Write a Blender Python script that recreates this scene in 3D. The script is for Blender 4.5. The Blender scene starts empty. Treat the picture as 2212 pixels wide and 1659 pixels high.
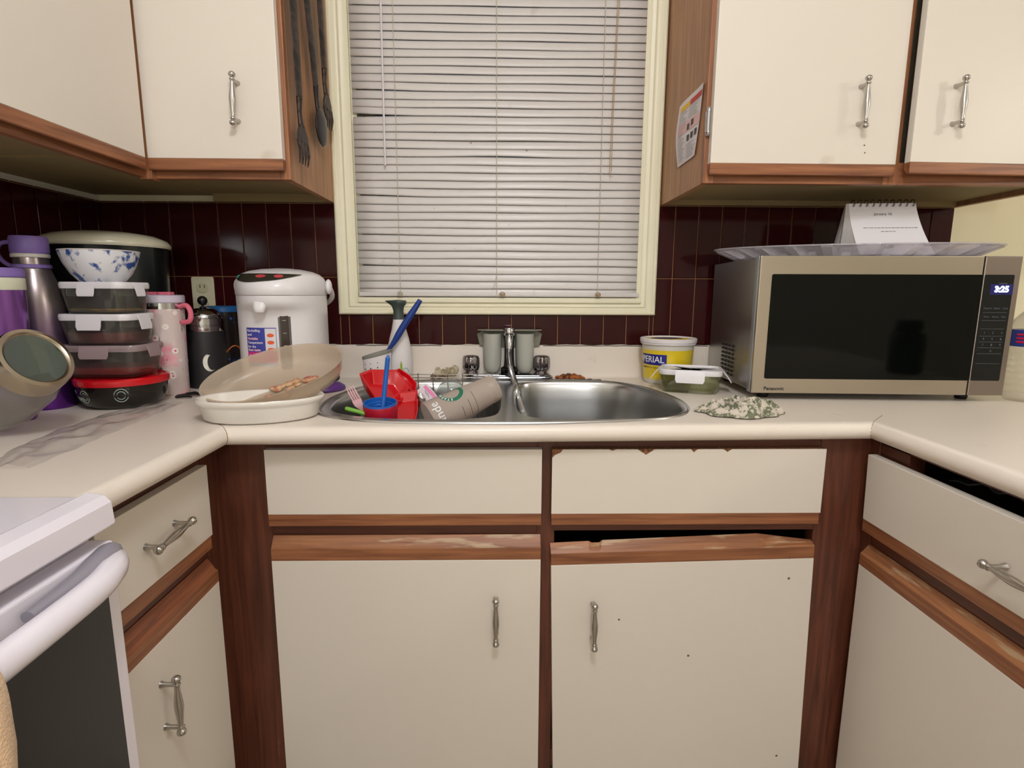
import bpy, bmesh, math, random
from mathutils import Vector, Matrix, geometry
random.seed(7)
S = bpy.context.scene
C = S.collection
PI = math.pi

# ------------------------------------------------------------------ camera, light, exposure
F_PX, W_PX, H_PX = 1200.0, 2212.0, 1659.0
PITCH, YAW, ROLL = math.radians(9.4377), math.radians(-1.194), math.radians(0.2446)
CAM = Vector((0.0, -1.7167, 1.1759))
B0 = Matrix(((1, 0, 0), (0, 0, -1), (0, 1, 0)))
cy_, sy_ = math.cos(YAW), math.sin(YAW)
cp_, sp_ = math.cos(PITCH), math.sin(PITCH)
cr_, sr_ = math.cos(ROLL), math.sin(ROLL)
RM = (Matrix(((cr_, -sr_, 0), (sr_, cr_, 0), (0, 0, 1))) @ Matrix(((1, 0, 0), (0, cp_, -sp_), (0, sp_, cp_)))
      @ B0 @ Matrix(((cy_, sy_, 0), (-sy_, cy_, 0), (0, 0, 1))))


def at(u, v, ax, val):
    """Where a sight line of the survey meets the plane axis = val (used to take off dimensions)."""
    d = RM.transposed() @ Vector(((u - W_PX / 2) / F_PX, (v - H_PX / 2) / F_PX, 1))
    t = (val - CAM[ax]) / d[ax]
    return CAM + d * t


cam_d = bpy.data.cameras.new('camera')
cam_d.sensor_width = 36
cam_d.lens = F_PX / W_PX * 36
cam_d.clip_start = 0.02
cam = bpy.data.objects.new('camera', cam_d)
C.objects.link(cam)
mw = Matrix((RM[0], -RM[1], -RM[2])).transposed().to_4x4()
mw.translation = CAM
cam.matrix_world = mw
S.camera = cam

S.view_settings.view_transform = 'Standard'
S.view_settings.look = 'None'
S.view_settings.gamma = 1
S.view_settings.exposure = -0.21
S.view_settings.use_curve_mapping = False
S.cycles.transparent_max_bounces = 32
S.cycles.max_bounces = 12

wd = bpy.data.worlds.new('night')
S.world = wd
wd.use_nodes = True
wd.node_tree.nodes['Background'].inputs[0].default_value = (0.05, 0.07, 0.12, 1)
wd.node_tree.nodes['Background'].inputs[1].default_value = 0.3

KITCHEN_LAMP = (0.1, -1.80, 2.36)
DINING_LAMP = (2.75, -1.75, 2.0)


def area(name, loc, size, power, col, rot=(0, 0, 0)):
    l = bpy.data.lights.new(name, 'AREA')
    l.shape = 'DISK'
    l.size = size
    l.energy = power
    l.color = col
    o = bpy.data.objects.new(name, l)
    o.location = loc
    o.rotation_euler = rot
    C.objects.link(o)
    return o


def point(name, loc, r, power, col):
    l = bpy.data.lights.new(name, 'POINT')
    l.shadow_soft_size = r
    l.energy = power
    l.color = col
    o = bpy.data.objects.new(name, l)
    o.location = loc
    C.objects.link(o)
    return o


point('kitchen_ceiling_light', KITCHEN_LAMP[:2] + (2.27,), 0.13, 40, (0.965, 0.975, 1.0))
point('rear_fill_light', (0.1, -3.75, 1.55), 0.10, 38, (0.98, 0.985, 1.0))  # added frontal fill from behind the camera, no known lamp there
point('dining_lamp_bulb', DINING_LAMP, 0.06, 29, (1.0, 0.95, 0.86))

# ------------------------------------------------------------------ materials
MATS = {}


def srgb(r, g, b):
    f = lambda c: (c / 255 / 12.92) if c / 255 <= 0.04045 else ((c / 255 + 0.055) / 1.055) ** 2.4
    return (f(r), f(g), f(b), 1)


def mat(name, col=(200, 200, 200), rough=0.5, metal=0.0, **k):
    if name in MATS:
        return MATS[name]
    m = bpy.data.materials.new(name)
    m.use_nodes = True
    b = m.node_tree.nodes['Principled BSDF']
    b.inputs['Base Color'].default_value = srgb(*col)
    b.inputs['Roughness'].default_value = rough
    b.inputs['Metallic'].default_value = metal
    if 'spec' in k:
        b.inputs['Specular IOR Level'].default_value = k['spec']
    if 'coat' in k:
        b.inputs['Coat Weight'].default_value = k['coat']
        b.inputs['Coat Roughness'].default_value = 0.08
    if 'sheen' in k:
        b.inputs['Sheen Weight'].default_value = k['sheen']
    if 'trans' in k:
        b.inputs['Transmission Weight'].default_value = k['trans']
    if 'alpha' in k:
        b.inputs['Alpha'].default_value = k['alpha']
    if 'sss' in k:
        b.inputs['Subsurface Weight'].default_value = k['sss']
        b.inputs['Subsurface Radius'].default_value = (0.02, 0.02, 0.02)
    if 'emit' in k:
        b.inputs['Emission Color'].default_value = srgb(*k['emit'])
        b.inputs['Emission Strength'].default_value = k.get('es', 1)
    if 'bump' in k or 'var' in k:
        nt = m.node_tree
        tc = nt.nodes.new('ShaderNodeTexCoord')
        mp = nt.nodes.new('ShaderNodeMapping')
        mp.inputs['Scale'].default_value = k.get('stretch', (1, 1, 1))
        nt.links.new(tc.outputs['Object'], mp.inputs[0])
        no = nt.nodes.new('ShaderNodeTexNoise')
        no.inputs['Scale'].default_value = k.get('ns', 60)
        no.inputs['Detail'].default_value = 5
        nt.links.new(mp.outputs[0], no.inputs[0])
        if 'bump' in k:
            bp = nt.nodes.new('ShaderNodeBump')
            bp.inputs['Strength'].default_value = k['bump']
            bp.inputs['Distance'].default_value = k.get('bd', 0.002)
            nt.links.new(no.outputs[0], bp.inputs['Height'])
            nt.links.new(bp.outputs[0], b.inputs['Normal'])
        if 'var' in k:
            cr = nt.nodes.new('ShaderNodeValToRGB')
            lo, hi = k.get('vr', (0.4, 0.6))
            cr.color_ramp.elements[0].position = lo
            cr.color_ramp.elements[1].position = hi
            cr.color_ramp.elements[0].color = srgb(*k['var'])
            cr.color_ramp.elements[1].color = srgb(*col)
            nt.links.new(no.outputs[0], cr.inputs[0])
            nt.links.new(cr.outputs[0], b.inputs['Base Color'])
    MATS[name] = m
    return m


def stained(name, col, stain, rough, thr=0.66, ns=14, coat=0.0, fine=(70, 0.72), bump=0.0):
    """plain colour + a few soft stains + small flecks"""
    if name in MATS:
        return MATS[name]
    m = mat(name, col, rough, coat=coat)
    nt = m.node_tree
    b = nt.nodes['Principled BSDF']
    tc = nt.nodes.new('ShaderNodeTexCoord')
    n1 = nt.nodes.new('ShaderNodeTexNoise')
    n1.inputs['Scale'].default_value = ns
    n1.inputs['Detail'].default_value = 6
    n2 = nt.nodes.new('ShaderNodeTexNoise')
    n2.inputs['Scale'].default_value = fine[0]
    n2.inputs['Detail'].default_value = 3
    for n in (n1, n2):
        nt.links.new(tc.outputs['Object'], n.inputs[0])
    r1 = nt.nodes.new('ShaderNodeMapRange')
    r1.inputs[1].default_value = thr
    r1.inputs[2].default_value = thr + 0.12
    r1.inputs[4].default_value = 0.45
    nt.links.new(n1.outputs[0], r1.inputs[0])
    r2 = nt.nodes.new('ShaderNodeMapRange')
    r2.inputs[1].default_value = fine[1]
    r2.inputs[2].default_value = fine[1] + 0.02
    r2.inputs[4].default_value = 0.8
    nt.links.new(n2.outputs[0], r2.inputs[0])
    mx = nt.nodes.new('ShaderNodeMath')
    mx.operation = 'MAXIMUM'
    nt.links.new(r1.outputs[0], mx.inputs[0])
    nt.links.new(r2.outputs[0], mx.inputs[1])
    mix = nt.nodes.new('ShaderNodeMix')
    mix.data_type = 'RGBA'
    mix.inputs[6].default_value = srgb(*col)
    mix.inputs[7].default_value = srgb(*stain)
    nt.links.new(mx.outputs[0], mix.inputs[0])
    nt.links.new(mix.outputs[2], b.inputs['Base Color'])
    if bump:
        bp = nt.nodes.new('ShaderNodeBump')
        bp.inputs['Strength'].default_value = bump
        bp.inputs['Distance'].default_value = 0.001
        nt.links.new(n2.outputs[0], bp.inputs['Height'])
        nt.links.new(bp.outputs[0], b.inputs['Normal'])
    return m


def wood(name, dark, light, axis, rough=0.42, worn=None):
    if name in MATS:
        return MATS[name]
    m = mat(name, light, rough)
    nt = m.node_tree
    b = nt.nodes['Principled BSDF']
    tc = nt.nodes.new('ShaderNodeTexCoord')
    mp = nt.nodes.new('ShaderNodeMapping')
    sc = [55, 55, 55]
    sc[axis] = 3.0
    mp.inputs['Scale'].default_value = sc
    nt.links.new(tc.outputs['Object'], mp.inputs[0])
    n = nt.nodes.new('ShaderNodeTexNoise')
    n.inputs['Scale'].default_value = 1.6
    n.inputs['Detail'].default_value = 8
    n.inputs['Distortion'].default_value = 0.6
    nt.links.new(mp.outputs[0], n.inputs[0])
    cr = nt.nodes.new('ShaderNodeValToRGB')
    cr.color_ramp.elements[0].position = 0.32
    cr.color_ramp.elements[1].position = 0.66
    cr.color_ramp.elements[0].color = srgb(*dark)
    cr.color_ramp.elements[1].color = srgb(*light)
    nt.links.new(n.outputs[0], cr.inputs[0])
    out = cr.outputs[0]
    if worn:
        mp2 = nt.nodes.new('ShaderNodeMapping')
        s2 = [60, 60, 60]
        s2[axis] = 8
        mp2.inputs['Scale'].default_value = s2
        nt.links.new(tc.outputs['Object'], mp2.inputs[0])
        n2 = nt.nodes.new('ShaderNodeTexNoise')
        n2.inputs['Scale'].default_value = 1.0
        n2.inputs['Detail'].default_value = 6
        nt.links.new(mp2.outputs[0], n2.inputs[0])
        r = nt.nodes.new('ShaderNodeMapRange')
        r.inputs[1].default_value = worn[1]
        r.inputs[2].default_value = worn[1] + 0.08
        r.inputs[4].default_value = 0.8
        nt.links.new(n2.outputs[0], r.inputs[0])
        mix = nt.nodes.new('ShaderNodeMix')
        mix.data_type = 'RGBA'
        mix.inputs[7].default_value = srgb(*worn[0])
        nt.links.new(r.outputs[0], mix.inputs[0])
        nt.links.new(out, mix.inputs[6])
        out = mix.outputs[2]
    nt.links.new(out, b.inputs['Base Color'])
    bp = nt.nodes.new('ShaderNodeBump')
    bp.inputs['Strength'].default_value = 0.15
    bp.inputs['Distance'].default_value = 0.001
    nt.links.new(n.outputs[0], bp.inputs['Height'])
    nt.links.new(bp.outputs[0], b.inputs['Normal'])
    return m


def clear(name, tint=(245, 250, 248), rough=0.03, ior=1.45, body=0.0, bodycol=(240, 240, 240), bump=0.0, bs=40):
    """thin clear glass / plastic: see-through with fresnel gloss, optional milky body"""
    if name in MATS:
        return MATS[name]
    m = bpy.data.materials.new(name)
    m.use_nodes = True
    nt = m.node_tree
    nt.nodes.remove(nt.nodes['Principled BSDF'])
    out = nt.nodes['Material Output']
    tr = nt.nodes.new('ShaderNodeBsdfTransparent')
    tr.inputs[0].default_value = srgb(*tint)
    gl = nt.nodes.new('ShaderNodeBsdfGlossy')
    gl.inputs['Roughness'].default_value = rough
    lw = nt.nodes.new('ShaderNodeLayerWeight')
    lw.inputs[0].default_value = 0.5
    pw = nt.nodes.new('ShaderNodeMath')
    pw.operation = 'POWER'
    pw.inputs[1].default_value = 3.5
    nt.links.new(lw.outputs['Facing'], pw.inputs[0])
    fr = nt.nodes.new('ShaderNodeMapRange')
    f0 = ((ior - 1) / (ior + 1)) ** 2
    fr.inputs[3].default_value = f0
    fr.inputs[4].default_value = 0.75
    nt.links.new(pw.outputs[0], fr.inputs[0])
    m1 = nt.nodes.new('ShaderNodeMixShader')
    base = tr.outputs[0]
    if body:
        df = nt.nodes.new('ShaderNodeBsdfDiffuse')
        df.inputs[0].default_value = srgb(*bodycol)
        tl = nt.nodes.new('ShaderNodeBsdfTranslucent')
        tl.inputs[0].default_value = srgb(*bodycol)
        m3 = nt.nodes.new('ShaderNodeMixShader')
        m3.inputs[0].default_value = 0.4
        nt.links.new(df.outputs[0], m3.inputs[1])
        nt.links.new(tl.outputs[0], m3.inputs[2])
        m0 = nt.nodes.new('ShaderNodeMixShader')
        m0.inputs[0].default_value = body
        nt.links.new(base, m0.inputs[1])
        nt.links.new(m3.outputs[0], m0.inputs[2])
        base = m0.outputs[0]
    nt.links.new(fr.outputs[0], m1.inputs[0])
    nt.links.new(base, m1.inputs[1])
    nt.links.new(gl.outputs[0], m1.inputs[2])
    nt.links.new(m1.outputs[0], out.inputs[0])
    if bump:
        tc = nt.nodes.new('ShaderNodeTexCoord')
        no = nt.nodes.new('ShaderNodeTexNoise')
        no.inputs['Scale'].default_value = bs
        no.inputs['Detail'].default_value = 4
        nt.links.new(tc.outputs['Object'], no.inputs[0])
        bp = nt.nodes.new('ShaderNodeBump')
        bp.inputs['Strength'].default_value = bump
        bp.inputs['Distance'].default_value = 0.004
        nt.links.new(no.outputs[0], bp.inputs['Height'])
        nt.links.new(bp.outputs[0], gl.inputs['Normal'])
        nt.links.new(bp.outputs[0], lw.inputs['Normal'])
    MATS[name] = m
    return m


CREAM = stained('cream_laminate', (222, 213, 201), (150, 130, 100), 0.38, thr=0.70, ns=6, fine=(48, 0.80))
EDGE = mat('laminate_edge', (190, 190, 172), 0.5)
COUNTER = stained('counter_laminate', (232, 221, 209), (170, 150, 118), 0.34, thr=0.69, ns=9, fine=(90, 0.79))
WOOD_X = wood('oak_rail', (112, 66, 42), (158, 102, 66), 0, worn=((178, 138, 106), 0.68))
WOOD_Y = wood('oak_rail_side', (112, 66, 42), (158, 102, 66), 1)
WOOD_Z = wood('oak_upright', (128, 80, 52), (168, 112, 74), 2)
WORN_X = wood('worn_oak_top', (126, 78, 50), (168, 112, 72), 0, worn=((186, 158, 124), 0.56))
WORN_Y = wood('worn_oak_top_side', (134, 80, 52), (168, 108, 70), 1, worn=((196, 170, 144), 0.58))
DARKWOOD = wood('dark_oak_upright', (74, 38, 26), (106, 58, 40), 2, worn=((140, 104, 82), 0.74))
DARKWOOD_X = wood('dark_oak_rail', (74, 38, 26), (104, 58, 40), 0)
PANEL = wood('veneer_side', (150, 108, 76), (182, 136, 100), 2, rough=0.5)
UNDER = mat('cabinet_underside', (150, 132, 92), 0.7)
INSIDE = mat('cabinet_inside', (60, 40, 26), 0.9)
TRIMW = stained('window_trim_paint', (238, 232, 204), (170, 130, 80), 0.36, thr=0.72, ns=20, fine=(55, 0.80))
WALLP = mat('wall_paint', (240, 232, 200), 0.8, bump=0.08, ns=200)
WALLR = mat('room_wall_paint', (226, 222, 210), 0.85)
CEIL = mat('ceiling_paint', (242, 240, 236), 0.9)
FLOORM = mat('vinyl_floor', (190, 178, 160), 0.5, var=(150, 132, 110), ns=8)
TILE = mat('maroon_tile', (54, 15, 17), 0.10, spec=0.22)
GROUT = mat('grout', (176, 128, 88), 0.9)
CAULK = mat('caulk', (214, 208, 196), 0.6)
GUNK = mat('black_grime', (30, 25, 22), 0.7)
CHROME = mat('chrome', (200, 200, 202), 0.10, 1.0)
NICKEL = mat('brushed_nickel', (186, 182, 176), 0.26, 1.0)
STEEL = mat('sink_steel', (196, 196, 196), 0.25, 1.0, bump=0.03, ns=30, stretch=(1, 20, 20))
BRUSHED = mat('brushed_steel', (186, 176, 160), 0.34, 1.0, bump=0.05, ns=8, stretch=(1, 1, 90), bd=0.001)
MWSIDE = mat('microwave_casing', (180, 178, 176), 0.33, 1.0, bump=0.04, ns=6, stretch=(1, 1, 60), bd=0.001)
MWFRAME = mat('microwave_edge', (160, 164, 168), 0.4, 0.6)
BLACKGLASS = mat('black_glass', (6, 8, 6), 0.06, spec=0.22)
BLACK = mat('black_plastic', (16, 16, 17), 0.4)
WHITE = mat('white_plastic', (232, 228, 230), 0.32, coat=0.2)
WHITEMAT = mat('white_matte_plastic', (228, 222, 222), 0.5)
ENAMEL = mat('stove_enamel', (232, 226, 236), 0.16, coat=0.4)
SLAT = stained('blind_slat', (216, 210, 206), (150, 112, 84), 0.34, thr=0.70, ns=16, fine=(60, 0.745))
CORD = mat('blind_cord', (196, 186, 166), 0.8)
TWINE = mat('aged_cord', (176, 148, 112), 0.8)
GREYP = mat('grey_plastic', (138, 136, 128), 0.55)
TAUPE = mat('taupe_plastic', (126, 124, 108), 0.5)
CUPGREY = mat('pale_grey_cup', (176, 176, 166), 0.45)
BLUEP = mat('blue_plastic', (28, 96, 184), 0.35)
NAVYP = mat('navy_plastic', (30, 62, 140), 0.4)
REDP = mat('red_plastic', (206, 12, 26), 0.22, coat=0.3)
CRIMSON = mat('crimson_plastic', (176, 14, 44), 0.4)
PINKP = mat('pink_plastic', (238, 190, 196), 0.4)
GREENP = mat('green_plastic', (120, 178, 62), 0.4)
PURPLEP = mat('purple_plastic', (92, 44, 130), 0.35)
LAV = mat('lavender_plastic', (128, 104, 172), 0.45)
YELLOW = mat('yellow_label', (232, 200, 24), 0.45)
NAVY = mat('navy_print', (30, 34, 132), 0.5)
TEXTW = mat('white_print', (238, 238, 238), 0.5)
TEXTK = mat('black_print', (26, 26, 26), 0.5)
PAPER = mat('paper', (232, 228, 232), 0.7)
PAPERG = mat('paper_edges', (196, 190, 186), 0.8, bump=0.5, ns=300, stretch=(1, 1, 0.02))
CERAMIC = mat('glazed_ceramic', (228, 222, 214), 0.18, coat=0.3)
GLASS = clear('clear_glass', (240, 244, 240), 0.03, 1.5, body=0.09, bodycol=(190, 180, 174))
GLASSB = clear('thick_glass', (242, 246, 232), 0.04, 1.55, body=0.06, bodycol=(190, 186, 150))
CLEARP = clear('clear_plastic', (240, 240, 240), 0.12, 1.45, body=0.10, bump=0.4)
FILM = clear('clear_plastic_film', (250, 250, 250), 0.15, 1.45, body=0.14, bodycol=(225, 215, 215), bump=0.25, bs=30)
MILKY = clear('milky_plastic', (248, 240, 230), 0.25, 1.4, body=0.42, bodycol=(240, 228, 212))
FROST = clear('frosted_plastic', (235, 225, 218), 0.35, 1.4, body=0.72, bodycol=(226, 212, 200))
CRYSTAL = clear('cut_crystal', (240, 238, 244), 0.05, 1.6, body=0.45, bodycol=(240, 236, 242), bump=0.9, bs=45)


# ------------------------------------------------------------------ mesh builder
class MB:
    def __init__(s):
        s.v, s.f, s.m, s.mi = [], [], [], 0

    def use(s, i):
        s.mi = i
        return s

    def face(s, idx):
        s.f.append(tuple(idx))
        s.m.append(s.mi)

    def add(s, verts, faces, M=None):
        o = len(s.v)
        for p in verts:
            p = Vector(p)
            s.v.append(M @ p if M else p)
        for f in faces:
            s.face([o + i for i in f])
        return s

    def box(s, x0, x1, y0, y1, z0, z1, M=None):
        vs = [(x, y, z) for x in (x0, x1) for y in (y0, y1) for z in (z0, z1)]
        return s.add(vs, [(0, 1, 3, 2), (4, 6, 7, 5), (0, 4, 5, 1), (2, 3, 7, 6), (0, 2, 6, 4), (1, 5, 7, 3)], M)

    def rings(s, rings, cap0=True, cap1=True, closed=True, M=None):
        n = len(rings[0])
        vs = [p for r in rings for p in r]
        fs = []
        for i in range(len(rings) - 1):
            for j in range(n if closed else n - 1):
                k = (j + 1) % n
                fs.append((i * n + j, i * n + k, (i + 1) * n + k, (i + 1) * n + j))
        if cap0:
            fs.append(tuple(range(n - 1, -1, -1)))
        if cap1:
            fs.append(tuple(range((len(rings) - 1) * n, len(rings) * n)))
        return s.add(vs, fs, M)

    def lathe(s, prof, n=32, M=None, cap0=True, cap1=True, sx=1, sy=1):
        rs = [[(r * math.cos(2 * PI * j / n) * sx, r * math.sin(2 * PI * j / n) * sy, z) for j in range(n)] for r, z in prof]
        return s.rings(rs, cap0, cap1, True, M)

    def tube(s, pts, rad, n=8, M=None, caps=True, flat=1.0):
        pts = [Vector(p) for p in pts]
        if not isinstance(rad, (list, tuple)):
            rad = [rad] * len(pts)
        rs = []
        up = None
        for i, p in enumerate(pts):
            a = pts[max(i - 1, 0)]
            b = pts[min(i + 1, len(pts) - 1)]
            t = (b - a).normalized()
            if up is None:
                up = Vector((0, 0, 1)) if abs(t.z) < 0.9 else Vector((0, 1, 0))
                up = (up - t * up.dot(t)).normalized()
            else:
                up = (up - t * up.dot(t)).normalized()
            sd = t.cross(up)
            rs.append([p + (up * math.cos(2 * PI * j / n) * flat + sd * math.sin(2 * PI * j / n)) * rad[i] for j in range(n)])
        return s.rings(rs, caps, caps, True, M)

    def sphere(s, c, r, n=16, m=10, M=None, sc=(1, 1, 1)):
        prof = [(max(1e-4, math.sin(PI * i / m)) * r, -math.cos(PI * i / m) * r) for i in range(m + 1)]
        rs = [[(c[0] + q * math.cos(2 * PI * j / n) * sc[0], c[1] + q * math.sin(2 * PI * j / n) * sc[1], c[2] + z * sc[2]) for j in range(n)] for q, z in prof]
        return s.rings(rs, True, True, True, M)

    def prism(s, poly, off, M=None):
        """closed planar polygon (3D points) extruded by vector off"""
        n = len(poly)
        off = Vector(off)
        a = [Vector(p) for p in poly]
        b = [p + off for p in a]
        fs = [tuple(range(n - 1, -1, -1)), tuple(range(n, 2 * n))]
        fs += [(i, (i + 1) % n, n + (i + 1) % n, n + i) for i in range(n)]
        return s.add(a + b, fs, M)

    def obj(s, name, mats, parent=None, bevel=0.0, seg=2, smooth=None, solid=0.0, sub=0, loc=None, rot=None):
        me = bpy.data.meshes.new(name)
        me.from_pydata([tuple(p) for p in s.v], [], s.f)
        if not isinstance(mats, (list, tuple)):
            mats = [mats]
        for m in mats:
            me.materials.append(m)
        for p, i in zip(me.polygons, s.m):
            p.material_index = i
        bm = bmesh.new()
        bm.from_mesh(me)
        bmesh.ops.recalc_face_normals(bm, faces=bm.faces)
        bm.to_mesh(me)
        bm.free()
        if smooth is not None:
            for p in me.polygons:
                p.use_smooth = True
            me.set_sharp_from_angle(angle=math.radians(smooth))
        o = bpy.data.objects.new(name, me)
        C.objects.link(o)
        if parent:
            o.parent = parent
        if loc:
            o.location = loc
        if rot:
            o.rotation_euler = rot
        if sub:
            q = o.modifiers.new('sub', 'SUBSURF')
            q.levels = q.render_levels = sub
        if solid:
            q = o.modifiers.new('solid', 'SOLIDIFY')
            q.thickness = solid
            q.offset = 0
        if bevel:
            q = o.modifiers.new('bevel', 'BEVEL')
            q.width = bevel
            q.segments = seg
            q.limit_method = 'ANGLE'
            q.angle_limit = math.radians(40)
        return o


def tag(o, label, cat, group=None):
    o['label'] = label
    o['category'] = cat
    if group:
        o['group'] = group
    return o


def thing(name, label, cat, loc=(0, 0, 0), rot=(0, 0, 0), group=None):
    o = bpy.data.objects.new(name, None)
    o.empty_display_size = 0.05
    C.objects.link(o)
    o.location = loc
    o.rotation_euler = rot
    return tag(o, label, cat, group)


def structure(o):
    o['kind'] = 'structure'
    return o


def each(name, boxes, mats, parent, bevel=0.0):
    """one object per box"""
    for q in boxes:
        MB().box(*q).obj(name, mats, parent, bevel=bevel)


def text_mesh(body, size, depth=0.0004, align='CENTER', bold=0.0):
    cu = bpy.data.curves.new('t', 'FONT')
    cu.body = body
    cu.size = size
    cu.extrude = depth
    cu.offset = bold
    cu.align_x = align
    cu.align_y = 'CENTER'
    cu.resolution_u = 3
    o = bpy.data.objects.new('t', cu)
    C.objects.link(o)
    dg = bpy.context.evaluated_depsgraph_get()
    dg.update()
    me = bpy.data.meshes.new_from_object(o.evaluated_get(dg))
    bpy.data.objects.remove(o)
    vs = [v.co.copy() for v in me.vertices]
    fs = [tuple(p.vertices) for p in me.polygons]
    bpy.data.meshes.remove(me)
    return vs, fs


def frame(o, xd, yd):
    """matrix whose local x,y run along xd,yd from origin o"""
    x = Vector(xd).normalized()
    z = x.cross(Vector(yd)).normalized()
    y = z.cross(x)
    M = Matrix((x, y, z)).transposed().to_4x4()
    M.translation = Vector(o)
    return M


def rrect(w, h, r, n=6, cx=0, cy=0):
    pts = []
    for qx, qy, a0 in ((1, 1, 0), (-1, 1, 90), (-1, -1, 180), (1, -1, 270)):
        for i in range(n + 1):
            a = math.radians(a0 + 90 * i / n)
            pts.append((cx + qx * (w / 2 - r) + r * math.cos(a), cy + qy * (h / 2 - r) + r * math.sin(a)))
    return pts


def catmull(pts, n=6, closed=True):
    out = []
    N = len(pts)
    rng = range(N) if closed else range(N - 1)
    for i in rng:
        g = (lambda k: pts[k % N]) if closed else (lambda k: pts[min(max(k, 0), N - 1)])
        p0, p1, p2, p3 = (Vector(g(i - 1)), Vector(g(i)), Vector(g(i + 1)), Vector(g(i + 2)))
        for j in range(n):
            t = j / n
            out.append(0.5 * ((2 * p1) + (p2 - p0) * t + (2 * p0 - 5 * p1 + 4 * p2 - p3) * t * t + (3 * p1 - p0 - 3 * p2 + p3) * t ** 3))
    if not closed:
        out.append(Vector(pts[-1]))
    return out


def holed(mb, outer, holes, z):
    polys = [[Vector((p[0], p[1], 0)) for p in outer]] + [[Vector((p[0], p[1], 0)) for p in h] for h in holes]
    tris = geometry.tessellate_polygon(polys)
    flat = [p for q in polys for p in q]
    mb.add([(p.x, p.y, z) for p in flat], tris)


# ------------------------------------------------------------------ the room
XL, XR, YF, ZC = -1.175, 3.7, -4.3, 2.44
WX0, WX1, WZ0, WZ1 = -0.43, 0.427, 1.146, 2.10      # window opening
b = MB()
b.box(XL, WX0, 0, 0.14, 0, ZC)
b.box(WX1, XR, 0, 0.14, 0, ZC)
b.box(WX0, WX1, 0, 0.14, 0, WZ0)
b.box(WX0, WX1, 0, 0.14, WZ1, ZC)
wall_back = structure(b.obj('wall_back', WALLP))
wall_left = structure(MB().box(XL - 0.1, XL, YF, 0.14, 0, ZC).obj('wall_left', WALLR))
structure(MB().box(XR, XR + 0.1, YF, 0.14, 0, ZC).obj('wall_right', WALLR))
structure(MB().box(XL - 0.1, XR + 0.1, YF - 0.1, YF, 0, ZC).obj('wall_front', WALLR))
structure(MB().box(XL - 0.1, XR + 0.1, YF - 0.1, 0.14, -0.05, 0).obj('floor', FLOORM))
structure(MB().box(XL - 0.1, XR + 0.1, YF - 0.1, 0.14, ZC, ZC + 0.05).obj('ceiling', CEIL))

# tiles: 70.6 x 212 mm, each with a rounded edge, on a grout bed
TP = 0.0706


def tile_field(name, parent, spans, M=None):
    g = MB()
    t = MB()
    for (x0, x1, z0, z1, off) in spans:
        g.box(x0, x1, -0.004, 0, z0, z1, M)
        zs = [z0] + [z for z in (1.005, 1.217, 1.429) if z0 < z < z1] + [z1]
        k = math.floor((x0 - off) / TP)
        while off + k * TP < x1:
            a, c = max(off + k * TP, x0), min(off + (k + 1) * TP, x1)
            k += 1
            if c - a < 0.006:
                continue
            for zi in range(len(zs) - 1):
                e, e2, d = 0.0013, 0.0026, -0.0085 + random.uniform(-.0003, .0003)
                za, zb = zs[zi], zs[zi + 1]
                tl = random.uniform(-.0002, .0002)
                o = [(a + e, za + e), (c - e, za + e), (c - e, zb - e), (a + e, zb - e)]
                i = [(a + e2, za + e2), (c - e2, za + e2), (c - e2, zb - e2), (a + e2, zb - e2)]
                vs = [(x, -0.004, z) for x, z in o] + [(x, d + 0.001, z) for x, z in o] + [(x, d + tl * (1 if q in (0, 3) else -1), z) for q, (x, z) in enumerate(i)]
                fs = [(r, (r + 1) % 4, 4 + (r + 1) % 4, 4 + r) for r in range(4)] + [(4 + r, 4 + (r + 1) % 4, 8 + (r + 1) % 4, 8 + r) for r in range(4)] + [(8, 9, 10, 11)]
                t.add(vs, fs, M)
    bed = g.obj('grout_bed', GROUT, parent)
    ti = t.obj(name, TILE, parent)
    return ti


tile_field('wall_tile', wall_back, [(XL, -0.487, 1.005, 1.432, -0.55), (0.470, 1.367, 1.005, 1.432, 0.522), (-0.487, 0.470, 1.005, 1.106, -0.4605)])
ML = frame((XL, 0, 0), (0, 1, 0), (0, 0, 1))  # local x -> +y, y -> z ; remap below
MLW = Matrix(((0, -1, 0, XL), (1, 0, 0, 0), (0, 0, 1, 0), (0, 0, 0, 1)))
tile_field('wall_tile', wall_left, [(-1.7, 0, 1.005, 1.432, -0.03)], MLW)

# window: jamb, pane, casing, sill
wn = structure(MB().box(WX0, WX0 + 0.015, -0.001, 0.12, WZ0, WZ1).box(WX1 - 0.015, WX1, -0.001, 0.12, WZ0, WZ1).box(WX0, WX1, -0.001, 0.12, WZ1 - 0.015, WZ1)
               .obj('window_1', TRIMW))
MB().box(WX0, WX1, -0.02, 0.12, WZ0 - 0.004, WZ0 + 0.012).obj('window_sill', TRIMW, wn, bevel=0.003)
MB().box(WX0 + 0.015, WX1 - 0.015, 0.088, 0.092, WZ0 + 0.012, WZ1 - 0.015).obj('window_pane', GLASS, wn)
b = MB()
b.box(WX0 + 0.013, WX0 + 0.05, 0.08, 0.105, WZ0 + .01, WZ1 - .01).box(WX1 - 0.05, WX1 - 0.013, 0.08, 0.105, WZ0 + .01, WZ1 - .01)
b.box(WX0 + 0.013, WX1 - .013, 0.08, 0.105, WZ0 + .01, WZ0 + .05).box(WX0 + 0.013, WX1 - .013, 0.08, 0.105, 1.60, 1.64)
b.obj('window_sash', TRIMW, wn, bevel=0.002)
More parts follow.
